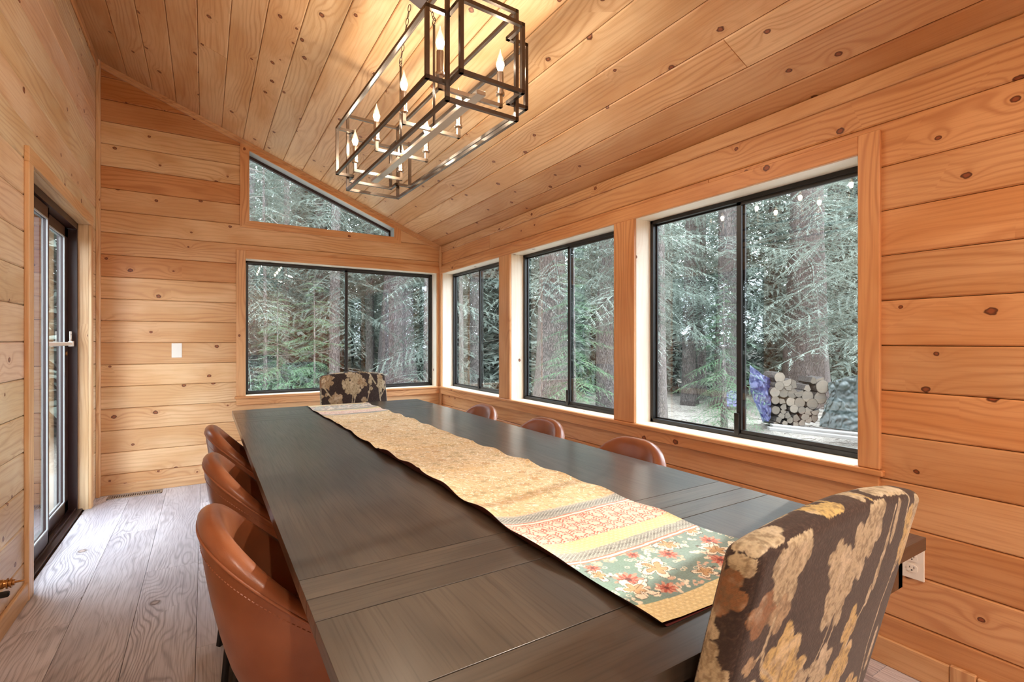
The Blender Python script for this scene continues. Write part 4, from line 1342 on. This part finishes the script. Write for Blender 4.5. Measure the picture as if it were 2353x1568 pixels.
for i in range(22):
    x = -.158 + .316 * (i + .5) / 22
    sm.box((x - .0035, -.041, .0005), (x + .0035, .041, .0042))
o_ = obj('slats', sm, M_VENT, t); o_['kind'] = 'stuff'
obj('duct', MB().box((-.158, -.041, .0001), (.158, .041, .0008)), M_DARK, t)
# brass valve beside the camera, low by the left wall
t = thing('brass_valve', 'copper-coloured valve fitting with a thin pointed stem, by the left wall at the photo edge', 'valve', (-.63, 2.42, 0))
t.rotation_euler = (0, 0, 0)
t.location = (XL, 2.60, .300)
t['label'] = 'copper-coloured pipe fitting with a thin stem, low on the left wall at the photo edge'
t['category'] = 'fitting'
t.name = 'pipe_fitting'
obj('body', MB().lathe([(.017, 0), (.017, .070), (.014, .074), (.012, .080), (.019, .081), (.019, .086), (.013, .087), (.013, .090), (.018, .091), (.018, .096), (.011, .098), (.011, .104)], (0, 0, 0), 20, 'X'), M_BRASS, t, smooth=False)
obj('stem', MB().lathe([(.004, .104), (.0035, .126), (.002, .130)], (0, 0, 0), 10, 'X'), M_BRASS, t)
obj('handle', MB().bbox((.03, -.010, -.050), (.088, .010, -.030), .004), M_DARK, t, label='dark handle')
obj('neck', MB().lathe([(.005, -.034), (.005, -.010)], (.045, 0, 0), 10, 'Z'), M_BRASS, t)

# ------------------------------------------------------------ outside
cT, sT = math.cos(TH), math.sin(TH)
def at(px, depth):
    u = (px - 1176.5) / 1139.0
    return (depth * (sT + u * cT), depth * (cT - u * sT))
def gz(x, y):
    # ground height: level near the house, rolling a little further out
    r = math.hypot(x - .7, y - 2.5)
    k = max(0.0, min(1.0, (r - 12) / 30))
    return GROUND + 1.1 * k * k + .05 * math.sin(x * .9 + 1) * math.cos(y * .8) * min(1, r / 6)

tg = NT('needle_litter_ground')
tc = tg.n('TexCoord').outputs['Object']
n1 = tg.noise(tc, 1.1, 5, .6).outputs[0]
n2 = tg.noise(tc, 24, 4, .75).outputs[0]
n3 = tg.n('TexVoronoi', {'Vector': tg.n('VectorMath', {0: tc, 1: (1, 4.0, 1)}, operation='MULTIPLY').outputs[0], 'Scale': 16.0}, feature='DISTANCE_TO_EDGE').outputs['Distance']
c = tg.mix(tg.ss(n1, .35, .65), srgb(118, 109, 100), srgb(158, 150, 139))
c = tg.mix(tg.ss(n2, .42, .66), c, srgb(88, 78, 68))
c = tg.mix(tg.ss(n3, .0, .05, .6, 0.), c, srgb(200, 193, 182))
tg.bsdf(c, .95, tg.bump(tg.ma('ADD', n2, n1), .8, .03))
N = 130
gx = np.linspace(-45, 62, N); gy = np.linspace(-22, 75, N)
GX, GY = np.meshgrid(gx, gy, indexing='ij')
GZ = np.array([[gz(x, y) for y in gy] for x in gx]) + (fbm(GX * 1.3 + 60, GY * 1.3 + 60, 5) - .5) * .10
idx = np.arange(N * N).reshape(N, N)
gF = np.stack([idx[:-1, :-1], idx[1:, :-1], idx[1:, 1:], idx[:-1, 1:]], -1).reshape(-1, 4)
ground = obj('forest_floor', npmesh('forest_floor', np.stack([GX.ravel(), GY.ravel(), GZ.ravel()], 1), gF), tg.m)
structure(ground, 'pale forest ground strewn with needles outside the windows', 'ground')

tb_ = NT('furrowed_bark')
tc = tb_.n('TexCoord').outputs['Object']
st_ = tb_.n('VectorMath', {0: tc, 1: (1, 1, .13)}, operation='MULTIPLY').outputs[0]
wv = tb_.n('VectorMath', {0: st_, 1: tb_.n('VectorMath', {0: tb_.noise(tc, 3, 3).outputs[1], 1: (.25, .25, .05)}, operation='MULTIPLY').outputs[0]}, operation='ADD').outputs[0]
vr = tb_.n('TexVoronoi', {'Vector': wv, 'Scale': 34.0}, feature='DISTANCE_TO_EDGE').outputs['Distance']
nb = tb_.noise(st_, 30, 4).outputs[0]
c = tb_.mix(tb_.ss(vr, .0, .22), srgb(74, 66, 63), srgb(122, 112, 108))
c = tb_.mix(tb_.ss(nb, .35, .7, 0, .5), c, srgb(92, 84, 80))
oi = tb_.n('ObjectInfo').outputs['Color']
c = tb_.mix(1.0, c, oi, 'MULTIPLY')
tb_.bsdf(c, .95, tb_.bump(tb_.ma('ADD', tb_.ma('MINIMUM', vr, .2), tb_.ma('MULTIPLY', nb, .1)), 1.0, .04))
M_BARK = tb_.m

def leafmat(name, c0, c1):
    t = NT(name)
    tc = t.n('TexCoord').outputs['Object']
    nz = t.noise(tc, .9, 3).outputs[0]
    n2 = t.noise(tc, 9, 2).outputs[0]
    c = t.mix(t.ss(nz, .35, .65), c0, c1)
    c = t.mix(t.ss(n2, .4, .75, 0, .5), c, tuple(min(1, x * 1.5) for x in c1))
    d = t.n('BsdfDiffuse', {0: c})
    tl = t.n('BsdfTranslucent', {0: c})
    mx = t.n('MixShader', {0: .3, 1: d.outputs[0], 2: tl.outputs[0]})
    t.t.links.new(mx.outputs[0], t.out.inputs[0])
    return t.m
M_LEAF = leafmat('grey_green_needles', srgb(94, 102, 95), srgb(128, 136, 126))
M_LEAF2 = leafmat('fresh_green_needles', srgb(86, 110, 86), srgb(114, 138, 106))
M_TWIG = plain('bare_grey_twigs', srgb(128, 120, 112), .9)

def bough(L, r, blade=.052, step=.030, bw=.011, droop=.22, dens=1.0):
    T = []
    def blade_(p, d, l, w, up):
        s = np.cross(d, up); s /= np.linalg.norm(s) + 1e-9
        T.append([p - s * w / 2, p + s * w / 2, p + d * l])
    s = .10 * L
    side = 1
    sp = .045 / dens
    def stem(x):
        return np.array([x, .03 * L * math.sin(x * 3 / L), -droop * L * (x / L) ** 2])
    while s < L:
        f = 1 - s / L
        l = (.40 * L * f ** .75) * r.uniform(.55, 1.05) + .05
        ang = math.radians(r.uniform(48, 66)) * side
        d = np.array([math.cos(ang), math.sin(ang), -r.uniform(.02, .38)])
        d /= np.linalg.norm(d)
        p0 = stem(s)
        q = .02
        bside = 1
        while q < l:
            f2 = 1 - q / l
            p = p0 + d * q + np.array([0, 0, -.25 * q * q / max(l, .1)])
            a2 = math.radians(r.uniform(30, 62)) * bside
            dd = np.array([d[0] * math.cos(a2) - d[1] * math.sin(a2), d[0] * math.sin(a2) + d[1] * math.cos(a2), d[2] - r.uniform(-.15, .45)])
            dd /= np.linalg.norm(dd)
            up = np.array([r.uniform(-.5, .5), r.uniform(-.5, .5), 1.0])
            blade_(p, dd, blade * (.6 + .8 * f2) * r.uniform(.7, 1.2), bw, up)
            bside = -bside
            q += step * .5
        blade_(p0 + d * l * .8, d, blade * 1.3, bw, np.array([0, 0, 1.0]))
        # the shoot itself
        s_ = np.cross(d, [0, 0, 1.0]); s_ /= np.linalg.norm(s_)
        T.append([p0 - s_ * .003, p0 + s_ * .003, p0 + d * l])
        side = -side
        s += sp * r.uniform(.8, 1.2)
    k = 6
    for i in range(k):
        a, b = stem(L * i / k), stem(L * (i + 1) / k)
        w = .010 * L * (1 - i / k) + .002
        T.append([a + [0, w, 0], a - [0, w, 0], b]); T.append([a + [0, 0, w], a - [0, 0, w], b])
    return np.array(T)
def crown(seed, H, z0, Lmax, nb, dens=1.0, blade=.052, step=.030, bw=.011, conic=1.0, up0=.25):
    r = random.Random(seed)
    kinds = [bough(1.0, random.Random(seed * 10 + i), blade / 1.3, step / 1.2, bw / 1.3, r.uniform(.1, .35), dens) for i in range(4)]
    out = []
    for i in range(nb):
        f = (i + r.random()) / nb
        z = z0 + (H - z0) * f
        L = Lmax * ((1 - f) ** conic * .85 + .15) * r.uniform(.6, 1.15)
        az = i * 2.39996 + r.uniform(-.4, .4)
        el = up0 * (f - .55) + r.uniform(-.22, .12)
        roll = r.uniform(-.35, .35)
        B = kinds[r.randrange(4)] * L
        M = (Matrix.Rotation(az, 3, 'Z') @ Matrix.Rotation(-el, 3, 'Y') @ Matrix.Rotation(roll, 3, 'X'))
        M = np.array(M)
        out.append(B.reshape(-1, 3) @ M.T + np.array([0, 0, z]))
    V = np.concatenate(out)
    return V, np.arange(len(V)).reshape(-1, 3)
def trunk_mesh(seed, H, r0, flare=.35, lean=(0, 0)):
    r = random.Random(seed)
    nr, ns = 40, 28
    V = []
    for i in range(nr):
        f = i / (nr - 1); z = H * f
        rad = r0 * (1 - (.55 if r0 > .062 else .93) * f) + r0 * flare * math.exp(-z / (r0 * 2.2))
        for k in range(ns):
            a = 2 * math.pi * k / ns
            n_ = noise_(math.cos(a) * 2.2 + seed, math.sin(a) * 2.2, z * .8)
            rr_ = rad * (1 + .07 * n_ + .05 * math.sin(a * 7 + z * 1.3 + seed) + flare * .35 * math.exp(-z / (r0 * 1.6)) * math.sin(a * 4 + seed))
            V.append((rr_ * math.cos(a) + lean[0] * z + .02 * math.sin(z), rr_ * math.sin(a) + lean[1] * z, z - .25 * (i == 0)))
    F = [(i * ns + k, i * ns + (k + 1) % ns, (i + 1) * ns + (k + 1) % ns, (i + 1) * ns + k) for i in range(nr - 1) for k in range(ns)]
    return npmesh('trunk', np.array(V), np.array(F))
from mathutils import noise as _mn
def noise_(x, y, z): return _mn.noise((x, y, z))
def twigs_mesh(seed, H, z0, L, n):
    r = random.Random(seed)
    mb = MB()
    for i in range(n):
        z = z0 + (H - z0) * r.random(); az = r.uniform(0, 6.283); l = L * r.uniform(.4, 1)
        p = Vector((0, 0, z)); d = Vector((math.cos(az), math.sin(az), r.uniform(-.5, .05))).normalized()
        pts = [p]
        for j in range(5):
            d = (d + Vector((r.uniform(-.15, .15), r.uniform(-.15, .15), r.uniform(-.06, .14)))).normalized()
            pts.append(pts[-1] + d * l / 5)
        mb.tube(pts, [.007, .006, .005, .004, .0025, .001], 3, cap=False)
    return mesh('dead_branches', mb)

CR = {}
def crown_me(key, *a, **k):
    if key not in CR:
        V, F = crown(*a, **k)
        CR[key] = npmesh('foliage', V, F, False)
        CR[key].materials.append(M_LEAF)
    return CR[key]
K_BIG = crown_me('big', 11, 9.5, 1.0, 2.4, 135, bw=.010, blade=.038, step=.021, conic=.6)
K_MID = crown_me('mid', 12, 8.0, .9, 1.8, 125, bw=.010, blade=.038, step=.021, conic=.6)
K_SLIM = crown_me('slim', 13, 8.5, 1.1, 1.5, 120, bw=.010, blade=.038, step=.021, conic=.6)
K_SAP = crown_me('sapling', 14, 2.6, .25, 1.0, 62, conic=.9, blade=.045, up0=.5)
K_FAR = crown_me('far', 15, 14, .5, 3.0, 210, dens=.34, blade=.17, step=.10, bw=.06, conic=.6)
TRK = {}
def trunk_me(key, *a, **k):
    if key not in TRK:
        TRK[key] = trunk_mesh(*a, **k); TRK[key].materials.append(M_BARK)
    return TRK[key]
TW = twigs_mesh(4, 5.5, .6, 1.1, 34); TW.materials.append(M_TWIG)
def tree(kind, label, px, depth, rad, cr=None, sc=1.0, zrot=0.0, tw=False, H=10.5, group=None, green=False, bark=(1, 1, 1), xy=None, cz=0.0, flare=.35, cat='tree'):
    x, y = xy if xy else at(px, depth)
    t = thing(kind, label, cat, (x, y, gz(x, y)), zrot, group)
    tm = trunk_me((round(rad, 2), H, flare), int(rad * 1000) % 97, H, rad, flare)
    obj('trunk', tm, None, t, color=bark)
    if cr is not None:
        if green:
            me = CR.get((id(cr), 'g'))
            if me is None:
                me = cr.copy(); me.materials.clear(); me.materials.append(M_LEAF2); CR[(id(cr), 'g')] = me
        else: me = cr
        f = obj('foliage', me, None, t); f['kind'] = 'stuff'
        f.scale = (sc, sc, sc); f.location = (0, 0, cz)
    if tw:
        d = obj('dead_branches', TW, None, t); d['kind'] = 'stuff'
    return t
FT = 'conifer_tree'
# seen through the near right window (third from the corner)
tree(FT, 'grey furrowed trunk at the left edge of the nearest window', 1512, 10.6, .17, K_SLIM, 1.0, .4, cz=1.5)
tree(FT, 'slender dark trunk left of centre in the nearest window', 1585, 13.6, .19, K_SLIM, 1.1, 1.9, tw=True, bark=(.62, .6, .58), cz=.8)
tree(FT, 'thin trunk just right of the slender dark trunk in the nearest window', 1613, 14.4, .13, K_SLIM, 1.0, 3.0, tw=True, cz=1.4)
tree(FT, 'stout furrowed trunk with spreading roots beside the middle bar of the nearest window', 1672, 13.0, .30, K_MID, 1.2, .8, tw=True, bark=(.85, .83, .82), cz=1.4, flare=.5)
tree(FT, 'broad dark trunk with long boughs above the woodpile', 1852, 13.0, .52, K_BIG, 1.25, 2.2, tw=True, bark=(.75, .68, .66), flare=.2, cz=.6)
tree(FT, 'thin grey trunk at the right edge of the nearest window', 1968, 17.0, .20, K_SLIM, 1.1, 5.0, bark=(.9, .9, .9), cz=1.5)
tree('fir_tree', 'leafy fir hanging over the woodpile at the right of the nearest window', 2060, 7.6, .14, K_BIG, .98, 4.0, cz=.75)
tree('fir_tree', 'bright green young fir behind the middle bar of the nearest window', 1664, 9.0, .06, K_SAP, 1.12, 1.0, green=True, H=2.9)
# middle right window
tree(FT, 'massive brown trunk with flared base in the middle right window', 1268, 9.6, .30, K_MID, 1.0, .2, bark=(.80, .74, .70), flare=.75, cz=2.0)
tree(FT, 'upright grey trunk in the right half of the middle right window', 1392, 11.0, .20, K_SLIM, 1.0, 2.5, tw=True, flare=.25, cz=1.8)
tree('fir_tree', 'leafy fir bough cluster across the middle right window', 1318, 7.0, .05, K_SAP, 1.15, 4.1, H=3.2, green=True)
tree('fir_tree', 'tall leafy fir between the middle and nearest right windows', 1455, 8.2, .12, K_MID, 1.0, 2.0, cz=1.2)
# far right window
tree(FT, 'grey trunk in the left half of the small corner window on the right wall', 1094, 13.0, .20, K_MID, 1.0, 1.1, tw=True, flare=.2, cz=2.6)
tree(FT, 'trunk with bare side branches at the left edge of the corner window', 1058, 12.0, .07, None, 1.0, .1, tw=True, H=7)
# back window
tree(FT, 'huge lilac-grey trunk in the right half of the far window', 914, 12.5, .42, K_BIG, .95, 2.8, bark=(1.0, .95, 1.02), flare=.45, cz=2.2)
tree('fir_tree', 'leafy fir at the right edge of the far window', 985, 10.0, .10, K_MID, 1.0, 1.6, cz=.2)
tree('fir_tree', 'pale leafy fir at the left edge of the far window', 560, 10.0, .12, K_BIG, .95, .5, cz=.0)
tree(FT, 'thin pale trunk left of the far window centre', 657, 11.5, .085, K_SLIM, .95, 3.3, tw=True, cz=1.6, bark=(1.1, 1.1, 1.1))
tree(FT, 'dark thick trunk behind the thin pale one in the far window', 688, 15.5, .30, K_MID, 1.3, .9, tw=True, bark=(.6, .52, .52), cz=1.9)
tree(FT, 'dark trunk left of the middle bar of the far window', 737, 14.5, .22, K_MID, 1.2, 4.4, tw=True, bark=(.62, .54, .54), cz=1.9)
tree(FT, 'light trunk beside the middle bar of the far window', 770, 10.5, .12, K_SLIM, 1.1, 2.2, tw=True, cz=1.0)
tree(FT, 'thin pale trunk near the left edge of the far window', 608, 9.5, .045, K_SLIM, .8, 5.5, tw=True, cz=1.2, H=8)
tree('fir_tree', 'bright green young fir low at the left of the far window', 640, 8.5, .025, K_SAP, 1.0, 2.2, green=True, H=2.7)
tree('fir_tree', 'green young fir low in the middle of the far window', 720, 8.0, .025, K_SAP, 1.05, .2, green=True, H=2.7)
tree(FT, 'trunk low at the left corner of the far window', 574, 12.5, .19, None, 1, 0, tw=True, bark=(.8, .8, .85))
tree(FT, 'leafy tree behind the huge lilac-grey trunk', 850, 13.5, .12, K_MID, 1.2, 1.3, tw=True, cz=.8)
for px, dp in ((612, 17), (632, 19), (650, 21), (700, 20), (760, 22), (812, 26), (828, 24), (842, 27), (858, 24), (880, 28)):
    tree('birch_tree', 'thin pale bare trunk deep in the wood behind the far window', px, dp, .07, None, 1, px % 6, tw=True, H=9, bark=(1.1, 1.1, 1.15), group='pale bare trunks behind the far window')
# trees outside the glass door and deep background
r2 = random.Random(21)
k = 0
for ring, (d0, d1, cnt) in enumerate(((15, 19, 15), (22, 29, 20), (32, 43, 24))):
    for i in range(cnt):
        px = 520 + (2150 - 520) * (i + r2.uniform(.1, .9)) / cnt
        dp = r2.uniform(d0, d1)
        tree(FT, 'distant conifer in the dense wood beyond the windows', px, dp, r2.choice([.16, .24]), K_FAR, r2.uniform(.85, 1.15), r2.uniform(0, 6.2), H=14,
             group='distant conifers', bark=(.8, .8, .8), cz=r2.uniform(-1.2, .6))
for x, y in [(-9.5 - 2.5 * (i % 2) - (i % 3), -6 + 2.1 * i) for i in range(15)] + [(-3.0, 12), (-4.6, 15), (-3.4, 19), (-5.8, 19), (-5.0, 24), (-7.6, 25), (-3.6, 27), (-6.5, 31), (-9, 20), (-6.6, 13)]:
    tree(FT, 'conifer standing outside the sliding glass door', 0, 0, .24, K_FAR, 1.0, x + y, H=14, xy=(x, y), group='conifers on the door side', cz=-.3)
for x, y in ((9, -3), (12, -6), (8, -8), (15, -1.5), (5.5, -6), (6.5, -11), (10, -12), (4.5, -14), (14, -10), (18, -5), (12.5, -.8), (17, -14)):
    tree(FT, 'conifer on the window side behind the camera', 0, 0, .24, K_FAR, .9, x, H=14, xy=(x, y), group='conifers behind the camera', cz=-.6)

# woodpile --------------------------------------------------
def end_mat():
    t = NT('cut_log_end')
    tc = t.n('TexCoord').outputs['Object']
    sp = t.n('SeparateXYZ', {0: tc})
    rr_ = t.ma('POWER', t.ma('ADD', t.ma('MULTIPLY', sp.outputs[0], sp.outputs[0]), t.ma('MULTIPLY', sp.outputs[2], sp.outputs[2])), .5)
    g_ = t.ma('SINE', t.ma('MULTIPLY', t.ma('ADD', rr_, t.ma('MULTIPLY', t.noise(tc, 9, 2).outputs[0], .03)), 520.0))
    c = t.mix(t.ma('MULTIPLY_ADD', g_, .2, .25), srgb(124, 110, 96), srgb(82, 70, 60))
    c = t.mix(t.noise(tc, 14, 3).outputs[0], c, srgb(98, 90, 82))
    c = t.mix(1.0, c, t.n('ObjectInfo').outputs['Color'], 'MULTIPLY')
    t.bsdf(c, .9)
    return t.m
M_END = end_mat()
WD = 9.6
def wp(px, py, depth=WD):
    x, y = at(px, depth)
    return Vector((x, y, CAM_Z - (py - 784) / 1139.0 * depth))
# direction along the pile face and away from the camera
e0, e1 = wp(1770, 900), wp(1900, 900)
ax = Vector((e1.x - e0.x, e1.y - e0.y, 0)).normalized()
ay = Vector((-ax.y, ax.x, 0))
if ay.dot(Vector((sT, cT, 0))) < 0: ay = -ay
pile_rot = math.atan2(ay.y, ay.x) - math.pi / 2
logs = [(1792, 868, 13, 'r'), (1806, 876, 14, 'h'), (1824, 884, 12, 's'), (1812, 890, 11, 's'), (1790, 887, 11, 'r'), (1780, 902, 12, 'r'), (1802, 902, 13, 'r'), (1822, 905, 12, 'r'), (1836, 902, 12, 'h'), (1856, 911, 14, 'r'),
        (1886, 915, 15, 'r'), (1889, 889, 16, 'r'), (1884, 872, 12, 'h'), (1838, 926, 13, 'r'), (1867, 929, 13, 'r'), (1818, 924, 11, 'r'), (1781, 920, 10, 'r'), (1796, 923, 9, 's'), (1842, 943, 9, 'r'), (1859, 946, 11, 'r'),
        (1825, 940, 10, 'r'), (1782, 943, 10, 'r'), (1801, 936, 9, 's'), (1802, 948, 8, 's'), (1809, 956, 9, 's'), (1829, 961, 10, 's'), (1849, 958, 10, 's'), (1795, 957, 8, 's'), (1816, 966, 8, 'r'), (1788, 965, 8, 's'),
        (1857, 966, 9, 's'), (1872, 962, 10, 's'), (1842, 972, 9, 's'), (1872, 945, 10, 'h'), (1829, 974, 8, 's'), (1855, 893, 9, 's'), (1869, 876, 9, 's'), (1804, 972, 8, 's'), (1785, 975, 7, 's')]
lr = random.Random(9)
for i, (px, py, rp, kd) in enumerate(logs):
    p = wp(px, py)
    rad = rp / 1139.0 * WD * .97
    n = 18 if kd == 'r' else (12 if kd == 'h' else 5)
    prof = []
    for k in range(n):
        a = 2 * math.pi * k / n + (0 if kd != 's' else lr.uniform(-.3, .3) + i)
        q = rad * (1 + lr.uniform(-.04, .04)) if kd != 's' else rad * lr.uniform(.8, 1.15)
        x, z = q * math.cos(a), q * math.sin(a)
        if kd == 'h': z = min(z, .15 * rad + x * .3)
        prof.append((x, z))
    y0 = lr.uniform(-.02, .02)
    mb = MB(); L_ = .45
    mb.add([(x, y0, z) for x, z in prof] + [(x, y0 + L_, z) for x, z in prof], [(k, (k + 1) % n, n + (k + 1) % n, n + k) for k in range(n)] + [tuple(range(2 * n - 1, n - 1, -1))])
    nm = 'split_log' if kd != 'r' else 'round_log'
    v = lr.uniform(.85, 1.6)
    lg = obj(nm, mb, M_BARK, None, color=(.42, .40, .38), loc=p, rotz=pile_rot)
    if kd == 'r': tag(lg, 'round cut log in the woodpile outside the nearest window', 'log', 'round logs in the woodpile')
    else: tag(lg, 'split piece of firewood in the woodpile outside the nearest window', 'log', 'split firewood in the woodpile')
    obj('cut_end', MB().add([(x * .90, y0 - .001, z * .90) for x, z in prof] + [(x, y0 + .006, z) for x, z in prof], [tuple(range(n - 1, -1, -1))] + [(k, (k + 1) % n, n + (k + 1) % n, n + k) for k in range(n)]),
        M_END, lg, color=(v, v, v))
def tarp(name, label, grid_pts, col, seed, rough=.45):
    # crumpled plastic sheet over a 2-D grid of world points, with thickness
    n, m = len(grid_pts), len(grid_pts[0])
    G = np.array([[list(p) for p in row] for row in grid_pts])
    NU, NV = 60, 60
    U = np.linspace(0, n - 1, NU); Vv = np.linspace(0, m - 1, NV)
    P = np.zeros((NU, NV, 3))
    for i, u in enumerate(U):
        i0 = min(int(u), n - 2); fu = u - i0
        for j, v in enumerate(Vv):
            j0 = min(int(v), m - 2); fv = v - j0
            P[i, j] = G[i0, j0] * (1 - fu) * (1 - fv) + G[i0 + 1, j0] * fu * (1 - fv) + G[i0, j0 + 1] * (1 - fu) * fv + G[i0 + 1, j0 + 1] * fu * fv
    UU, VV = np.meshgrid(U, Vv, indexing='ij')
    cr_ = (np.abs(fbm(UU * 2.3 + seed, VV * 2.0, seed) - .5) * .16 + (fbm(UU * 4, VV * 3 + seed, seed + 3) - .5) * .03)
    P -= cr_[:, :, None] * np.array(ay)[None, None, :]
    idx = np.arange(NU * NV).reshape(NU, NV)
    F = np.stack([idx[:-1, :-1], idx[1:, :-1], idx[1:, 1:], idx[:-1, 1:]], -1).reshape(-1, 4)
    o = obj(name, npmesh(name, P.reshape(-1, 3), F), plain(name + '_plastic', col, rough, nscale=6, var=.2))
    sm_ = o.modifiers.new('thickness', 'SOLIDIFY'); sm_.thickness = .004
    tag(o, label, 'tarp')
    return o
D = WD
tarp('blue_tarp', 'crumpled blue tarp hanging at the left end of the woodpile',
     [[wp(1722, 838, D), wp(1720, 890, D - .1), wp(1735, 930, D - .15), wp(1750, 970, D - .2)], [wp(1752, 862, D), wp(1756, 890, D - .1), wp(1760, 930, D - .15), wp(1764, 968, D - .2)],
      [wp(1772, 872, D + .3), wp(1770, 890, D + .2), wp(1772, 925, D + .1), wp(1768, 962, D)]], srgb(48, 48, 90), 3)
tarp('green_tarp', 'crumpled grey-green tarp draped over the right end of the woodpile',
     [[wp(1902, 880, D), wp(1903, 910, D - .1), wp(1888, 945, D - .2), wp(1880, 980, D - .3)], [wp(1925, 872, D), wp(1925, 905, D - .1), wp(1925, 945, D - .25), wp(1912, 985, D - .4)],
      [wp(1975, 860, D), wp(1970, 905, D - .1), wp(1965, 950, D - .3), wp(1960, 992, D - .5)], [wp(2040, 865, D), wp(2040, 910, D - .1), wp(2035, 950, D - .3), wp(2030, 1000, D - .5)]], srgb(44, 55, 52), 8)
tarp('purple_tarp', 'small purple tarp bundle among the roots beside the nearest window bar',
     [[wp(1660, 905, 11.5), wp(1659, 918, 11.4), wp(1658, 932, 11.3)], [wp(1680, 898, 11.5), wp(1680, 915, 11.4), wp(1682, 935, 11.3)], [wp(1700, 900, 11.5), wp(1701, 918, 11.4), wp(1702, 936, 11.3)]], srgb(84, 76, 120), 5)
M_PLANK = plain('weathered_plank', srgb(132, 127, 122), .85, nscale=12, var=.2, bumpy=.3)
def lplank(label, pa, pb, da, db, w_, h_):
    a, b = wp(*pa, da), wp(*pb, db)
    d = (b - a); L_ = d.length
    o = obj('weathered_board', MB().bbox((0, 0, 0), (L_, w_, h_), .006), M_PLANK, None)
    o.matrix_world = Matrix.Translation(a) @ d.to_track_quat('X', 'Z').to_matrix().to_4x4()
    tag(o, label, 'board')
    return o
lplank('long weathered board lying in front of the woodpile', (1776, 983), (2060, 1012), 8.5, 8.1, .20, .04)
lplank('lower weathered board on the ground in front of the woodpile', (1768, 990), (2060, 1024), 8.2, 7.8, .14, .05)
# sticks and cones on the ground
sk = MB(); r3 = random.Random(17)
for i in range(900):
    px = r3.uniform(1040, 2060); dp = r3.uniform(7.0, 20)
    x, y = at(px, dp); z = gz(x, y) + .03
    a = r3.uniform(0, 3.14); l = r3.uniform(.05, .35)
    sk.tube([(x, y, z), (x + l * .5 * math.cos(a), y + l * .5 * math.sin(a), z + .02), (x + l * math.cos(a), y + l * math.sin(a), z)], r3.uniform(.003, .010), 4, cap=False)
o = obj('fallen_sticks', sk, M_TWIG); tag(o, 'pale fallen sticks and twigs scattered over the forest ground', 'sticks', kind='stuff')
for px, dp, L_, a in ((1052, 22, 5, 1.2), (1075, 26, 6, 1.0), (1480, 24, 4, .2)):
    x, y = at(px, dp)
    o = obj('fallen_log', MB().tube([(-L_ / 2, 0, .12), (0, .05, .16), (L_ / 2, 0, .14)], [.13, .12, .09], 10), M_BARK, None, smooth=True, loc=(x, y, gz(x, y)), rotz=a)
    tag(o, 'fallen grey log lying on the distant forest ground', 'fallen log', 'fallen logs')
o = structure(obj('deck', MB().box((-3.4, 1.5, -.12), (XL - WT, 6.2, -.03)), M_PLANK), 'pale wooden deck outside the sliding door', 'deck')
